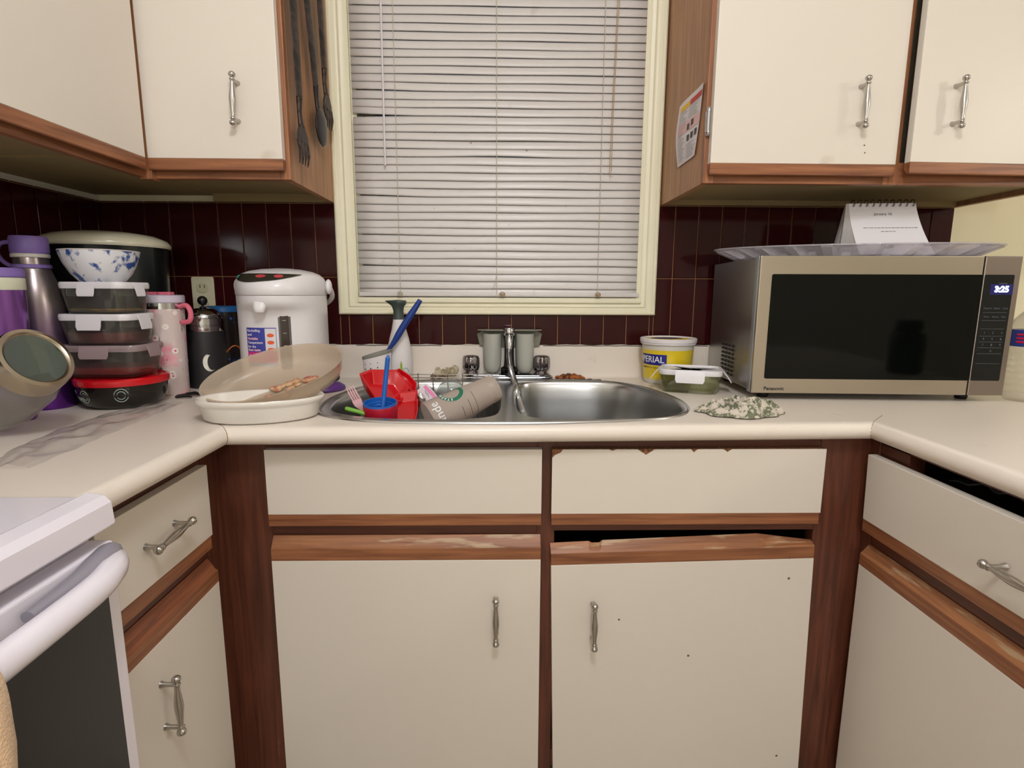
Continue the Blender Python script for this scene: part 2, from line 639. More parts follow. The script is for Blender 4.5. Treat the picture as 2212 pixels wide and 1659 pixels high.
# moulded casing, mitred: profile (inward distance from the outer edge, projection)
ox0, ox1, oz0, oz1 = -0.487, 0.470, 1.107, 2.14
prof = [(0, 0), (0, .020), (.004, .023), (.010, .023), (.013, .020), (.022, .020), (.028, .016), (.034, .019), (.042, .017), (.047, .012), (.0575, .012), (.0575, 0)]
corners = [(ox0, oz0, 1, 1), (ox1, oz0, -1, 1), (ox1, oz1, -1, -1), (ox0, oz1, 1, -1)]
b = MB()
rr = [[(cx + sx * d, -p, cz + sz * d * (0.72 if sz > 0 else 1)) for d, p in prof] for cx, cz, sx, sz in corners]
rr.append(rr[0])
b.rings(rr, False, False, False)
b.obj('window_frame', TRIMW, wn, smooth=35)

# ------------------------------------------------------------------ venetian blind
blind = thing('venetian_blind', 'white horizontal slat blind, dusty, pulled down in the window', 'window blind', (0, -0.012, 1.16))
b = MB()
z0b = 1.16
NS = 40
for i in range(NS):
    zt = 1.9645 + 0.022260 * 4 - i * 0.02226
    if zt - 0.0238 < 1.158:
        break
    bend = {12: 0.004, 13: 0.006, 16: 0.009, 17: -0.004, 26: 0.008, 31: 0.006, 35: 0.007}.get(i, 0)
    mid = {18: 0.003, 20: -0.003, 21: 0.004}.get(i, 0)
    jit = random.uniform(-0.0006, 0.0006)
    rs = []
    for xi in range(15):
        x = -0.4245 + 0.843 * xi / 14
        e = max(0, 1 - (xi / 3.2)) * bend + mid * math.exp(-((xi - 7) / 2.5) ** 2)
        sag = 0.0007 * math.sin(xi * 0.9 + i)
        ring = []
        for q in range(6):
            t = q / 5
            # closed slat: leans back at the top, lower edge towards the room, gentle crown
            yy = 0.0060 - 0.0050 * t - 0.0016 * math.sin(PI * t)
            zz = zt - 0.0238 * t + e * (1 - 0.4 * t) + jit + sag - z0b
            ring.append((x, yy, zz))
        rs.append(ring)
    b.rings(rs, False, False, False)
b.obj('slats', SLAT, blind, smooth=40, solid=0.0006)
b = MB()
b.box(-0.4245, 0.4185, -0.012, 0.010, 0.0, 0.013)
b.obj('bottom_rail', SLAT, blind, bevel=0.004, seg=3)
MB().box(-0.4245, 0.4185, -0.014, 0.018, 0.885, 0.92).obj('head_rail', SLAT, blind, bevel=0.002)
for cx in (-0.300, -0.012, 0.292):
    b = MB()
    b.tube([(cx - (z - 0.1) * 0.0, -0.0115, z) for z in (0.0, 0.2, 0.4, 0.6, 0.9)], 0.0010, 5)
    if cx == -0.012:
        b.tube([(cx, -0.012, 0.07), (cx - 0.004, -0.013, 0.045), (cx - 0.014, -0.014, 0.02)], 0.0007, 5)
    b.obj('ladder_cord', CORD, blind)
for cx in (-0.300, 0.005, 0.292):
    b = MB()
    for k in range(5):
        a = k * 1.3
        b.tube([(cx + 0.006 * math.cos(a + t) * (1 + k * .12), -0.0165 - 0.001 * k, 0.008 + 0.007 * math.sin(a + t)) for t in (0, .8, 1.6, 2.4, 3.2, 4.2, 5.2)], 0.0007, 5)
    b.sphere((cx, -0.0155, 0.006), 0.004, 8, 6)
    b.obj('cord_knot', CORD if cx == -0.3 else TWINE, blind)
p0, p1 = at(822, 0, 1, -0.028), at(832, 357, 1, -0.028)
MB().tube([p0 + Vector((0, 0, .12)) - Vector(blind.location), p0 - Vector(blind.location), p1 - Vector(blind.location)], 0.0030, 6).obj('tilt_wand', mat('wand_plastic', (226, 218, 222), 0.2), blind)
b = MB()
q = [at(1335, 0, 1, -.028), at(1332, 60, 1, -.028), at(1322, 250, 1, -.028), at(1317, 370, 1, -.028), at(1319, 382, 1, -.028), at(1323, 382, 1, -.028)]
q = [p - Vector(blind.location) for p in q]
b.tube([q[0] + Vector((0, 0, .12))] + q, 0.0009, 5)
b.tube([p + Vector((0.004 + 0.001 * math.sin(i * 2), -.001, 0)) for i, p in enumerate([q[0] + Vector((0, 0, .12))] + q[:4])], 0.0009, 5)
b.obj('pull_cord', TWINE, blind)


# ------------------------------------------------------------------ cabinet parts
def handle_mesh():
    """bar pull: local z along the bar, local -y towards the user, origin on the door face"""
    b = MB()
    pr = [(0.0001, -0.0560), (0.0040, -0.0553), (0.0070, -0.0525), (0.0076, -0.0495), (0.0066, -0.0462), (0.0042, -0.0440), (0.0038, -0.0425),
          (0.0058, -0.0412), (0.0060, -0.0392), (0.0046, -0.0375), (0.0042, -0.034), (0.0048, -0.026), (0.0062, -0.014), (0.0072, -0.004)]
    pr = pr + [(r, -z) for r, z in reversed(pr)]
    b.lathe(pr, 16, Matrix.Translation((0, -0.026, 0)))
    for z in (-0.040, 0.040):
        b.lathe([(0.0062, 0), (0.0052, 0.003), (0.0040, 0.008), (0.0038, 0.026)], 12, Matrix.Translation((0, 0, z)) @ Matrix.Rotation(PI / 2, 4, 'X'))
    me = b.obj('handle', NICKEL, smooth=50)
    d = me.data
    bpy.data.objects.remove(me)
    return d


HANDLE = handle_mesh()


def add_handle(parent, loc, rot=(0, 0, 0)):
    o = bpy.data.objects.new('handle', HANDLE)
    C.objects.link(o)
    o.parent = parent
    o.location = loc
    o.rotation_euler = rot
    return o


def add_hinge(parent, loc):
    b = MB()
    b.lathe([(0.0001, -.033), (.003, -.0325), (.0055, -.029), (.006, -.022), (.0052, -.0215), (.0052, .0215), (.006, .022), (.0055, .029), (.003, .0325), (.0001, .033)], 14)
    b.box(-0.006, 0.006, 0.003, 0.0045, -.022, .022)
    return b.obj('hinge', CHROME, parent, smooth=50, loc=loc)


# all cabinet doors are built facing -y in a local frame: x width, z up, front face at y=0, back at y=0.019
def slab(parent, name, x0, x1, z0, z1, chips=None, label=None):
    b = MB()
    if chips:
        pts = [(x0, z0), (x1, z0), (x1, z1)]
        for cx, w, d in sorted(chips, reverse=True):
            pts += [(cx + w, z1), (cx + w * .3, z1 - d * .7), (cx, z1 - d), (cx - w * .5, z1 - d * .5), (cx - w, z1)]
        if chips[0][0] > x0 + .02:
            pts.append((x0, z1))
        else:
            pts = pts[:-5] + [(x0 + .022, z1), (x0 + .018, z1 - .006), (x0 + .006, z1 - .012), (x0, z1 - .018)]
        b.prism([(x, 0, z) for x, z in pts], (0, 0.0012, 0))
        b.use(1).box(x0, x1, 0.0012, 0.019, z0, z1)
        return b.obj(name, [CREAM, mat('chipped_board', (150, 104, 66), 0.9, var=(92, 58, 40), ns=200, bump=0.6)], parent)
    b.box(x0, x1, 0, 0.019, z0, z1)
    return b.obj(name, [CREAM], parent, bevel=0.0012)


def strip(parent, name, x0, x1, prof, m):
    """trim strip: prof = (y,z) polygon, extruded in x"""
    b = MB().prism([(x0, y, z) for y, z in prof], (x1 - x0, 0, 0))
    return b.obj(name, m, parent, bevel=0.001)


def upper_door(parent, x0, x1, z0, z1, wx, name='door', origin=(0, 0, 0), rot=(0, 0, 0)):
    d = slab(parent, name, x0, x1, z0 + 0.026, z1)
    d.location = origin
    d.rotation_euler = rot
    strip(d, 'finger_pull', x0, x1, [(0, z0 + .026), (0, z0 + .002), (.003, z0), (.008, z0 + .002), (.019, z0 + .012), (.019, z0 + .026)], wx)
    return d


# ---- upper left cabinet on the window wall
ZU = 1.430
UFY = -0.357
ul = thing('wall_cabinet', 'cream doored oak wall cabinet with utensils on its side, left of the window', 'cabinet', (-0.65, 0, ZU))
lx = lambda x: x + 0.65
b = MB()
b.box(lx(-0.505), lx(-0.487), UFY + .018, -0.001, 0, 0.77)
b.obj('side_panel', PANEL, ul, bevel=0.001)
MB().box(lx(-0.83), lx(-0.505), UFY + .018, -0.001, 0.022, 0.036).obj('bottom_panel', UNDER, ul)
MB().box(lx(-0.83), lx(-0.505), -0.03, -0.0095, 0.0, 0.022).obj('hanging_rail', UNDER, ul)
each('stile', [(lx(-0.512), lx(-0.487), UFY, UFY + .018, 0, 0.77),
     (lx(-0.822), lx(-0.796), UFY - 0.016, UFY + .018, -0.004, 0.77)], WOOD_Z, ul, 0.0012)
MB().box(lx(-0.796), lx(-0.512), UFY, UFY + .018, 0, 0.05).obj('bottom_rail', WOOD_X, ul, bevel=0.001)
MB().box(lx(-0.83), lx(-0.487), UFY, -0.001, 0.755, 0.77).obj('top_panel', PANEL, ul)
d = upper_door(ul, 0, 0.303, 0.015, 0.75, WOOD_X, origin=(lx(-0.799), UFY - 0.020, 0))
hp = at(502, 213, 1, -0.403)
add_handle(d, (hp.x - (-0.799), 0, hp.z - ZU), (0, math.radians(3), 0))

# ---- corner run on the left wall
llc = thing('wall_cabinet', 'cream doored oak wall cabinet on the left wall, cut by the frame edge', 'cabinet', (-0.814, -0.377, ZU), (0, 0, PI / 2))
# local x -> +y world, local y -> -x world
MB().box(-0.85, 0.0, 0.018, 0.36, 0.022, 0.036).obj('bottom_panel', UNDER, llc)
MB().box(-0.85, 0.02, 0.0, 0.018, 0, 0.05).obj('bottom_rail', WOOD_X, llc, bevel=0.001)
MB().box(-0.85, -0.832, 0.018, 0.36, 0, 0.77).obj('side_panel', PANEL, llc)
MB().box(-0.85, 0.0, 0.0, 0.36, 0.755, 0.77).obj('top_panel', PANEL, llc)
upper_door(llc, -0.80, -0.014, 0.012, 0.75, WOOD_X, origin=(0, -0.019, 0))
b = MB().box(-0.10, 0.36, 0.018, 0.36, 0.018, 0.03)
b.obj('corner_bottom', UNDER, llc)

# ---- upper right cabinet
ur = thing('wall_cabinet', 'two door cream and oak wall cabinet above the microwave, right of the window', 'cabinet', (0.92, 0, ZU))
rx = lambda x: x - 0.92
MB().box(rx(0.475), rx(0.493), UFY + .018, -0.001, 0, 0.77).obj('side_panel', PANEL, ur, bevel=0.001)
MB().box(rx(1.352), rx(1.370), UFY + .018, -0.001, 0, 0.77).obj('side_panel', PANEL, ur, bevel=0.001)
MB().box(rx(0.493), rx(1.352), UFY + .018, -0.001, 0.014, 0.028).obj('bottom_panel', UNDER, ur)
MB().box(rx(0.493), rx(1.352), -0.03, -0.0095, 0.0, 0.014).obj('hanging_rail', UNDER, ur)
each('stile', [(rx(0.475), rx(0.501), UFY, UFY + .018, 0, 0.77),
     (rx(0.905), rx(0.94), UFY, UFY + .018, 0, 0.77),
     (rx(1.335), rx(1.37), UFY, UFY + .018, 0, .77)], WOOD_Z, ur, 0.0012)
each('bottom_rail', [(rx(0.501), rx(0.905), UFY, UFY + .018, 0, 0.05),
     (rx(0.94), rx(1.335), UFY, UFY + .018, 0, 0.05)], WOOD_X, ur, 0.001)
MB().box(rx(0.475), rx(1.37), UFY, -0.001, 0.755, 0.77).obj('top_panel', PANEL, ur)
d = dur1 = upper_door(ur, 0, 0.434, 0.015, 0.75, WOOD_X, origin=(rx(0.484), UFY - 0.020, 0))
h1 = at(1873, 220, 1, -0.403)
add_handle(d, (h1.x - 0.484, 0, h1.z - ZU), (0, math.radians(-1.5), 0))
h = at(1532, 260, 1, -0.37)
add_hinge(ur, (rx(0.479), UFY - 0.006, h.z - ZU))
b = MB()
d2 = upper_door(ur, -0.425, 0, 0.017, 0.75, WOOD_X, origin=(rx(1.362), UFY - 0.021, 0), rot=(0, 0, math.radians(2.6)))
h2 = at(2080, 220, 1, -0.418)
add_handle(d2, (h2.x - 1.362, 0, h2.z - ZU), (0, math.radians(-1.5), 0))

# ---- base cabinets
BF = -0.590          # face frame front
DF = -0.610          # door faces
FB = -0.560


def base_fronts(parent, o, x0, x1, zoff=0, drawer=True, chips=None, dname='drawer_front'):
    """drawer front + door stacked; o = world-ish local origin of the door faces"""
    dr = slab(parent, dname, x0, x1, 0.715, 0.855, chips)
    dr.location = o
    strip(dr, 'finger_pull', x0, x1, [(0, .715), (0, .690), (.004, .688), (.019, .700), (.019, .715)], WOOD_X)
    return dr


DTOP = [(0, .612), (0, .6385), (.004, .6415), (.019, .663), (.019, .612)]

sb = thing('base_cabinet', 'wide cream and oak sink base cabinet in the middle below the sink', 'cabinet', (0.1, 0, 0))
sx = lambda x: x - 0.1
each('stile', [(sx(-0.600), sx(-0.484), BF, FB, 0.07, 0.876),
     (sx(0.680), sx(0.800), BF, FB, 0.07, 0.876),
     (sx(0.078), sx(0.116), BF, FB, 0.07, 0.876)], DARKWOOD, sb, 0.0012)
each('rail', [(sx(-0.484), sx(0.078), BF + .002, FB, 0.650, 0.70),
     (sx(0.116), sx(0.680), BF + .002, FB, 0.668, 0.70),
     (sx(-0.484), sx(0.078), BF + .002, FB, 0.84, 0.876),
     (sx(0.116), sx(0.680), BF + .002, FB, 0.84, 0.876),
     (sx(-0.484), sx(0.078), BF + .002, FB, 0.09, 0.13),
     (sx(0.116), sx(0.680), BF + .002, FB, 0.09, 0.13)], DARKWOOD_X, sb, 0.0)
b = MB().box(sx(-0.52), sx(0.72), -0.03, -0.012, 0.09, 0.70).box(sx(-0.52), sx(0.72), FB, -0.012, 0.09, 0.108)
b.box(sx(-0.535), sx(-0.52), FB, -0.012, 0.09, 0.70).box(sx(0.72), sx(0.735), FB, -0.012, 0.09, 0.70)
b.obj('carcass', INSIDE, sb)
MB().box(sx(-0.57), sx(0.77), FB, FB + .015, 0.0, 0.09).obj('toe_kick', BLACK, sb)
o = (sx(-0.484), DF, 0)
base_fronts(sb, o, 0, 0.570)
dl = slab(sb, 'door', 0, 0.570, 0.080, 0.612)
dl.location = o
strip(dl, 'finger_pull', 0, 0.570, [(0, .612), (0, .6385), (.019, .6385), (.019, .612)], WOOD_X)
strip(dl, 'worn_top_edge', 0, 0.570, [(.0005, .6385), (.004, .6415), (.0185, .662), (.019, .6385)], WORN_X)
hh = at(1071, 1346, 1, -0.636)
add_handle(dl, (hh.x + 0.484, 0, hh.z))
o = (sx(0.107), DF, 0)
dr = slab(sb, 'drawer_front', 0, 0.573, 0.715, 0.855, chips=[(0.01, 0.015, 0.015), (0.125, 0.008, 0.003), (0.195, 0.018, 0.012), (0.295, 0.007, 0.007), (0.365, 0.009, 0.006)])
dr.location = o
strip(dr, 'finger_pull', 0, 0.571, [(0, .715), (0, .690), (.004, .688), (.019, .700), (.019, .715)], WOOD_X)
# sagging right door: turned about its upper right corner
rd = slab(sb, 'door', -0.568, 0, 0.080, 0.612)
rd.location = (sx(0.676), DF, 0.612 - 0.612 * math.cos(math.radians(1.5)))
rd.rotation_euler = (0, math.radians(-1.35), 0)
rd.location = (sx(0.676) + 0.612 * math.sin(math.radians(1.35)), DF, 0.0)
strip(rd, 'finger_pull', -0.568, 0, [(0, .612), (0, .6385), (.019, .6385), (.019, .612)], WOOD_X)
b = MB()
tp = [(-0.568, .655), (-0.485, .657), (-0.478, .653), (-0.462, .653), (-0.455, .658), (-0.12, .664), (-0.015, .648), (0, .646)]
rs = []
for x, zt in tp:
    rs.append([(x, .0005, .6385), (x, .003, .6415), (x, .0175, zt), (x, .019, zt), (x, .019, .6385)])
b.rings(rs)
b.obj('worn_top_edge', WORN_X, rd)
hh = at(1284, 1346, 1, -0.636)
add_handle(rd, (hh.x - 0.676 - .612 * math.sin(math.radians(1.35)) + .012, 0, hh.z), (0, math.radians(0.5), 0))

# left run (faces +x): local x -> +y world, local y -> -x
LX = -0.567
lb = thing('base_cabinet', 'narrow cream and oak base cabinet on the left, between stove and corner', 'cabinet', (LX, -0.79, 0), (0, 0, PI / 2))
ly = lambda y: y + 0.79
each('stile', [(ly(-0.662), ly(-0.5905), 0.018, 0.05, 0.09, 0.876),
     (ly(-0.985), ly(-0.968), 0.018, 0.05, 0.09, 0.876)], DARKWOOD, lb, 0.001)
each('rail', [(ly(-0.968), ly(-0.662), 0.02, 0.05, 0.645, 0.70),
     (ly(-0.968), ly(-0.662), 0.02, 0.05, 0.835, 0.876),
     (ly(-0.968), ly(-0.662), 0.02, 0.05, 0.09, 0.13)], DARKWOOD_X, lb, 0.0)
b = MB().box(ly(-0.985), ly(-0.968), 0.05, 0.6, 0.0, 0.876).box(ly(-0.968), ly(-0.6), 0.58, 0.6, 0.09, 0.876).box(ly(-0.968), ly(-0.6), 0.05, 0.58, 0.09, 0.1).box(ly(-0.6), ly(-0.575), 0.05, 0.58, 0.09, 0.876)
b.obj('carcass', INSIDE, lb)
o = (ly(-0.975), 0, -0.004)
w = 0.302
dr = slab(lb, 'drawer_front', 0, w, 0.705, 0.848)
dr.location = o
strip(dr, 'finger_pull', 0, w - .006, [(0, .705), (0, .680), (.004, .678), (.019, .690), (.019, .705)], WOOD_X)
hp = at(380, 1150, 0, LX + .026)
add_handle(dr, (hp.y + 0.975, 0, hp.z), (0, PI / 2 - math.radians(4), 0))
dd = slab(lb, 'door', 0, w + .008, 0.10, 0.602)
dd.location = o
strip(dd, 'finger_pull', 0, w + .008, [(0, .602), (0, .627), (.019, .627), (.019, .602)], WOOD_X)
strip(dd, 'worn_top_edge', 0, w + .006, [(.0005, .627), (.004, .630), (.0185, .653), (.019, .627)], wood('scuffed_rail', (110, 62, 42), (150, 90, 60), 0, worn=((70, 62, 62), 0.6)))
hp = at(386, 1520, 0, LX + .026)
add_handle(dd, (hp.y + 0.975, 0, hp.z))

# right run (faces -x): local x -> -y world, local y -> +x
RX = 0.770
rb = thing('base_cabinet', 'cream and oak base cabinet on the right, drawer top gaping', 'cabinet', (RX, -1.2, 0), (0, 0, -PI / 2))
ry = lambda y: -y - 1.2
each('stile', [(ry(-0.618), ry(-0.5905), 0.0165, 0.05, 0.09, 0.876),
     (ry(-1.22), ry(-1.18), 0.0185, 0.05, 0.09, 0.876)], DARKWOOD, rb, 0.001)
each('rail', [(ry(-0.60), ry(-1.80), 0.02, 0.05, 0.645, 0.70),
     (ry(-0.618), ry(-0.70), 0.02, 0.05, 0.825, 0.876),
     (ry(-0.618), ry(-1.8), 0.02, 0.05, 0.868, 0.876),
     (ry(-0.6), ry(-1.80), 0.02, 0.05, 0.09, 0.13)], DARKWOOD_X, rb, 0.0)
b = MB().box(ry(-1.785), ry(-1.80), 0.05, 0.6, 0.0, 0.876).box(ry(-0.6), ry(-1.785), 0.58, 0.6, 0.09, 0.876).box(ry(-0.6), ry(-1.785), 0.05, 0.58, 0.09, 0.1).box(ry(-0.575), ry(-0.6), 0.05, 0.58, 0.09, 0.876)
b.obj('carcass', INSIDE, rb)
o = (ry(-0.617), 0, 0)
w = 0.575
dr = slab(rb, 'drawer_front', 0, w, 0.705, 0.846)
dr.location = o
dr.rotation_euler = (math.radians(1.5), 0, 0)
dr.location = (o[0], -0.002 + .018, 0)
strip(dr, 'finger_pull', 0, w, [(0, .705), (0, .680), (.004, .678), (.019, .690), (.019, .705)], WOOD_X)
hp = at(2170, 1235, 0, RX - .028)
add_handle(dr, (-hp.y - 0.617 + .018, -.002, hp.z - .004), (0, PI / 2 + math.radians(1), 0))
b = MB().box(0.02, w - .02, .019, .34, .72, .73).box(0.02, .032, .019, .34, .73, .80).box(w - .032, w - .02, .019, .34, .73, .80).box(0.02, w - .02, .33, .34, .73, .80)
b.obj('drawer_box', INSIDE, dr)
dd = slab(rb, 'door', 0, w, 0.080, 0.602)
dd.location = o
strip(dd, 'finger_pull', 0, w, [(0, .602), (0, .627), (.019, .627), (.019, .602)], WOOD_X)
strip(dd, 'worn_top_edge', 0, w, [(.0005, .627), (.004, .630), (.0185, .648), (.019, .627)], WORN_X)
dd2 = slab(rb, 'door', w + .012, w + .56, 0.105, 0.846)
dd2.location = o

# ------------------------------------------------------------------ countertop with sink cut-out
OUT = [(.017, -.637), (-.12, -.635), (-.235, -.625), (-.33, -.596), (-.392, -.545), (-.415, -.470), (-.418, -.360), (-.392, -.235), (-.335, -.140), (-.24, -.096), (-.10, -.086),
       (.02, -.085), (.14, -.086), (.25, -.092), (.34, -.128), (.405, -.225), (.432, -.350), (.430, -.450), (.410, -.535), (.352, -.588), (.25, -.617), (.13, -.632)]
OUTC = [(p.x, p.y) for p in catmull([(x, y, 0) for x, y in OUT], 5)]
cut = [(0.008 + (x - 0.008) * 0.972, -0.36 + (y + 0.36) * 0.962) for x, y in OUTC]
NR = 0.019
pL = (-0.545, -1.03)
cLn = (-0.545, -0.648)
cRn = (0.776, -0.608)
pR = (0.776, -1.85)
ct = thing('countertop', 'cream laminate worktop running round three sides, with rounded front edge', 'countertop', (0, 0, 0))
b = MB()
outer = [(XL + .0, -1.03), pL, cLn, cRn, pR, (1.387, -1.85), (1.387, 0), (XL, 0)]
holed(b, outer, [cut], ZU * 0 + 0.915)
# underside and end faces as simple slabs away from the sink
b.box(XL, -0.55, -1.03, -0.001, 0.877, 0.9149).box(0.78, 1.387, -1.85, -0.001, 0.877, 0.9149)
b.box(-0.55, 0.78, -0.083, -0.001, 0.877, 0.9149)
b.obj('worktop', COUNTER, ct)
# nosing
path = [pL, cLn, cRn, pR]
rs = []
for i, p in enumerate(path):
    P = Vector((p[0], p[1], 0))
    dirs = []
    if i > 0:
        dirs.append((P - Vector((*path[i - 1], 0))).normalized())
    if i < 3:
        dirs.append((Vector((*path[i + 1], 0)) - P).normalized())
    ns = [Vector((-d.y, d.x, 0)) * -1 for d in dirs]
    n = sum(ns, Vector()).normalized()
    k = 1 / max(0.3, n.dot(ns[0]))
    ring = []
    for q in range(13):
        a = PI / 2 - PI * q / 12
        ring.append(P + n * (0.0 + math.cos(a) * NR) * k + Vector((0, 0, 0.896 + math.sin(a) * NR)))
    ring.append(P - n * 0.012 * k + Vector((0, 0, 0.877)))
    ring.append(P - n * 0.012 * k + Vector((0, 0, 0.9148)))
    rs.append(ring)
b = MB()
b.rings(rs, True, True, True)
b.obj('front_edge', COUNTER, ct, smooth=50)
# mitre seams
b = MB()
for cn, n in ((cLn, Vector((1, -1, 0))), (cRn, Vector((-1, -1, 0)))):
    P = Vector((*cn, 0))
    pts = []
    for q in range(9):
        a = PI / 2 - PI * q / 8
        pts.append(P + n * (math.cos(a) * (NR + .0003)) + Vector((0, 0, 0.896 + math.sin(a) * (NR + .0002))))
    MB().tube([P + n * -0.05 + Vector((0, 0, .9150))] + pts, 0.0006, 4).obj('seam', mat('seam', (120, 84, 48), 0.8), ct)
# backsplash curb
b = MB()
pf = [(0, .915), (-.026, .915), (-.021, .920), (-.019, .93), (-.019, 1.008), (-.015, 1.012), (0, 1.012)]
b.rings([[(x, y, z) for y, z in pf] for x in (XL, 1.387)])
b.obj('upstand', COUNTER, ct, smooth=30)
b = MB()
b.rings([[(XL - y, x, z) for y, z in pf] for x in (-1.03, -.02)])
b.obj('upstand', COUNTER, ct, smooth=30)
# caulk line, wavy
b = MB()
pts = []
for i in range(120):
    x = XL + i * (1.387 - XL) / 119
    pts.append((x, -0.0125, 1.013 + 0.0012 * math.sin(i * .9) + 0.0009 * math.sin(i * 2.3)))
b.tube(pts, 0.0022, 6)
b.obj('caulk_line', CAULK, ct, smooth=60)
b = MB()
for (xa, xb) in ((.13, .36), (-.44, -.18), (.36, .64)):
    n = 14
    MB().tube([(xa + (xb - xa) * i / n, -0.0165, 1.0125 + .0008 * math.sin(i * 1.7)) for i in range(n + 1)], 0.0009, 5).obj('mould_line', GUNK, ct)

# ------------------------------------------------------------------ sink
LB = [(0.000, -.500), (-.022, -.575), (-.100, -.600), (-.225, -.594), (-.310, -.568), (-.368, -.520), (-.390, -.450), (-.392, -.360), (-.368, -.250), (-.316, -.165), (-.235, -.122), (-.10, -.114), (-.030, -.128), (-.003, -.180), (.003, -.340)]
RB = [(0.036 - x + (0.012 if x < -.2 else 0.0), y) for x, y in LB]
RB.reverse()
LBc = [(p.x, p.y) for p in catmull([(x, y, 0) for x, y in LB], 4)]
RBc = [(p.x, p.y) for p in catmull([(x, y, 0) for x, y in RB], 4)]
sk = thing('kitchen_sink', 'double bowl stainless steel sink set in the cream worktop', 'sink', (0, -0.36, 0.9155))
loc = lambda p, z: (p[0], p[1] + 0.36, z - 0.9155)
b = MB()
hb = []
ZR = 0.919
# rim skin
polys = [[Vector((p[0], p[1], 0)) for p in q] for q in (OUTC, LBc, RBc)]
# raised outer bead
N = len(OUTC)
cx, cy = 0.008, -0.36


def scl(p, k, kk=None):
    kk = kk or k
    return (cx + (p[0] - cx) * k, cy + (p[1] - cy) * kk)


rg = [[loc(scl(p, 1.0), 0.9155) for p in OUTC], [loc(scl(p, .997), 0.9185) for p in OUTC], [loc(scl(p, .990, .985), 0.9200) for p in OUTC], [loc(scl(p, .982, .975), 0.9190) for p in OUTC], [loc(scl(p, .972, .965), 0.9168) for p in OUTC]]
b.rings(rg, False, False)
inner = [scl(p, .972, .965) for p in OUTC]
o0 = len(b.v)
holed(b, [(p[0], p[1] + .36) for p in inner], [[(p[0], p[1] + .36) for p in LBc], [(p[0], p[1] + .36) for p in RBc]], 0.9168 - 0.9155)
b.obj('rim', STEEL, sk, smooth=60)


def bowl(outl, name):
    mx = sum(p[0] for p in outl) / len(outl)
    my = sum(p[1] for p in outl) / len(outl)
    b = MB()
    rs = []
    for k, z in ((1.0, .9168), (.993, .9155), (.985, .911), (.978, .90), (.974, .888), (.970, .878), (.965, .86), (.950, .79), (.935, .758), (.90, .742), (.84, .737), (.5, .734), (.12, .731)):
        yl = -9 if z > .905 else (-.580 if z > .895 else (-.572 if z > .885 else -.551))
        rs.append([loc((mx + (p[0] - mx) * k, max(my + (p[1] - my) * k, yl)), z) for p in outl])
    b.rings(rs, False, True)
    o = b.obj(name, STEEL, sk, smooth=60)
    d = MB().lathe([(.0001, .7335), (.02, .7335), (.038, .737), (.043, .7385), (.045, .736)], 24, Matrix.Translation((mx, my + .36, -0.9155)), cap0=False, cap1=False)
    dd = d.obj('drain', CHROME, o, smooth=50)
    return o


bowl(LBc, 'bowl')
bowl(RBc, 'bowl')
b = MB()
for i in range(50):
    x = -.20 + i * .0115
b.tube([(x, -.0855 + .002 * math.sin(x * 90) + .36, .001) for x in [-.22 + .01 * i for i in range(53)]], 0.0022, 6)
b.tube([(x, -.086 + .0015 * math.sin(x * 140) + .36, .002) for x in [.12 + .008 * i for i in range(20)]], [0.002 + .002 * abs(math.sin(i * 1.3)) for i in range(20)], 6)
b.obj('grime_line', GUNK, sk)

# ------------------------------------------------------------------ faucet
fz = 0.9155
fc = thing('kitchen_faucet', 'chrome two knob faucet with ribbed metal spray hose at the sink', 'faucet', (0.026, -0.056, fz))
b = MB()
b.prism([(x, y, 0) for x, y in rrect(.262, .052, .024, 6)], (0, 0, .010))
b.prism([(x, y, 0.010) for x, y in rrect(.252, .042, .020, 6)], (0, 0, .004))
b.obj('base_plate', mat('dull_chrome', (150, 150, 152), .22, 1.0), fc, bevel=0.002)
for sx_ in (-.115, .098):
    b = MB()
    b.lathe([(.022, .012), (.024, .016), (.020, .020), (.017, .026)], 20, Matrix.Translation((sx_, 0, 0)))
    rs = []
    for r, z in ((.016, .024), (.021, .028), (.0235, .036), (.024, .048), (.0235, .062), (.021, .069), (.016, .072), (.004, .0725)):
        rs.append([((r * (1 + (.07 * math.cos(8 * 2 * PI * j / 48) if r > .018 else 0))) * math.cos(2 * PI * j / 48) + sx_, (r * (1 + (.07 * math.cos(8 * 2 * PI * j / 48) if r > .018 else 0))) * math.sin(2 * PI * j / 48), z) for j in range(48)])
    b.rings(rs)
    b.obj('knob', mat('dark_chrome', (150, 146, 150), 0.08, 1.0), fc, smooth=60)
b = MB()
b.lathe([(.024, .012), (.026, .020), (.025, .034), (.020, .037), (.016, .04), (.0145, .06), (.0135, .115), (.0145, .120), (.0165, .124), (.0165, .132), (.015, .136), (.001, .137)], 24)
b.obj('spout_column', mat('dark_spout', (70, 72, 74), 0.12, 1.0), fc, smooth=50)
hx = 0.026
P = [at(1100, 725, 1, -.075), at(1100, 748, 1, -.088), at(1099, 770, 1, -.096), at(1103, 795, 1, -.11), at(1112, 825, 1, -.14), at(1121, 860, 1, -.19), at(1132, 895, 1, -.27)]
off = Vector(fc.location)
pp = catmull([tuple(p - off) for p in P], 6, closed=False)
b = MB()
b.lathe([(.016, -.010), (.0175, -.008), (.0175, .006), (.0165, .008), (.0165, .012), (.001, .0125)], 20, Matrix.Translation(tuple(P[0] - off + Vector((0, .005, .01)))))
b.tube([pp[0] + Vector((0, .006, .004)), pp[2], pp[5], pp[8]], [.012, .0115, .010, .0085], 14)
b.obj('spray_head', CHROME, fc, smooth=50)
b = MB()
sp = pp[6:]
fine = catmull([tuple(p) for p in sp], 8, closed=False)
b.tube(fine, [.0070 if i % 2 else .0082 for i in range(len(fine))], 10)
b.obj('hose', CHROME, fc, smooth=20)

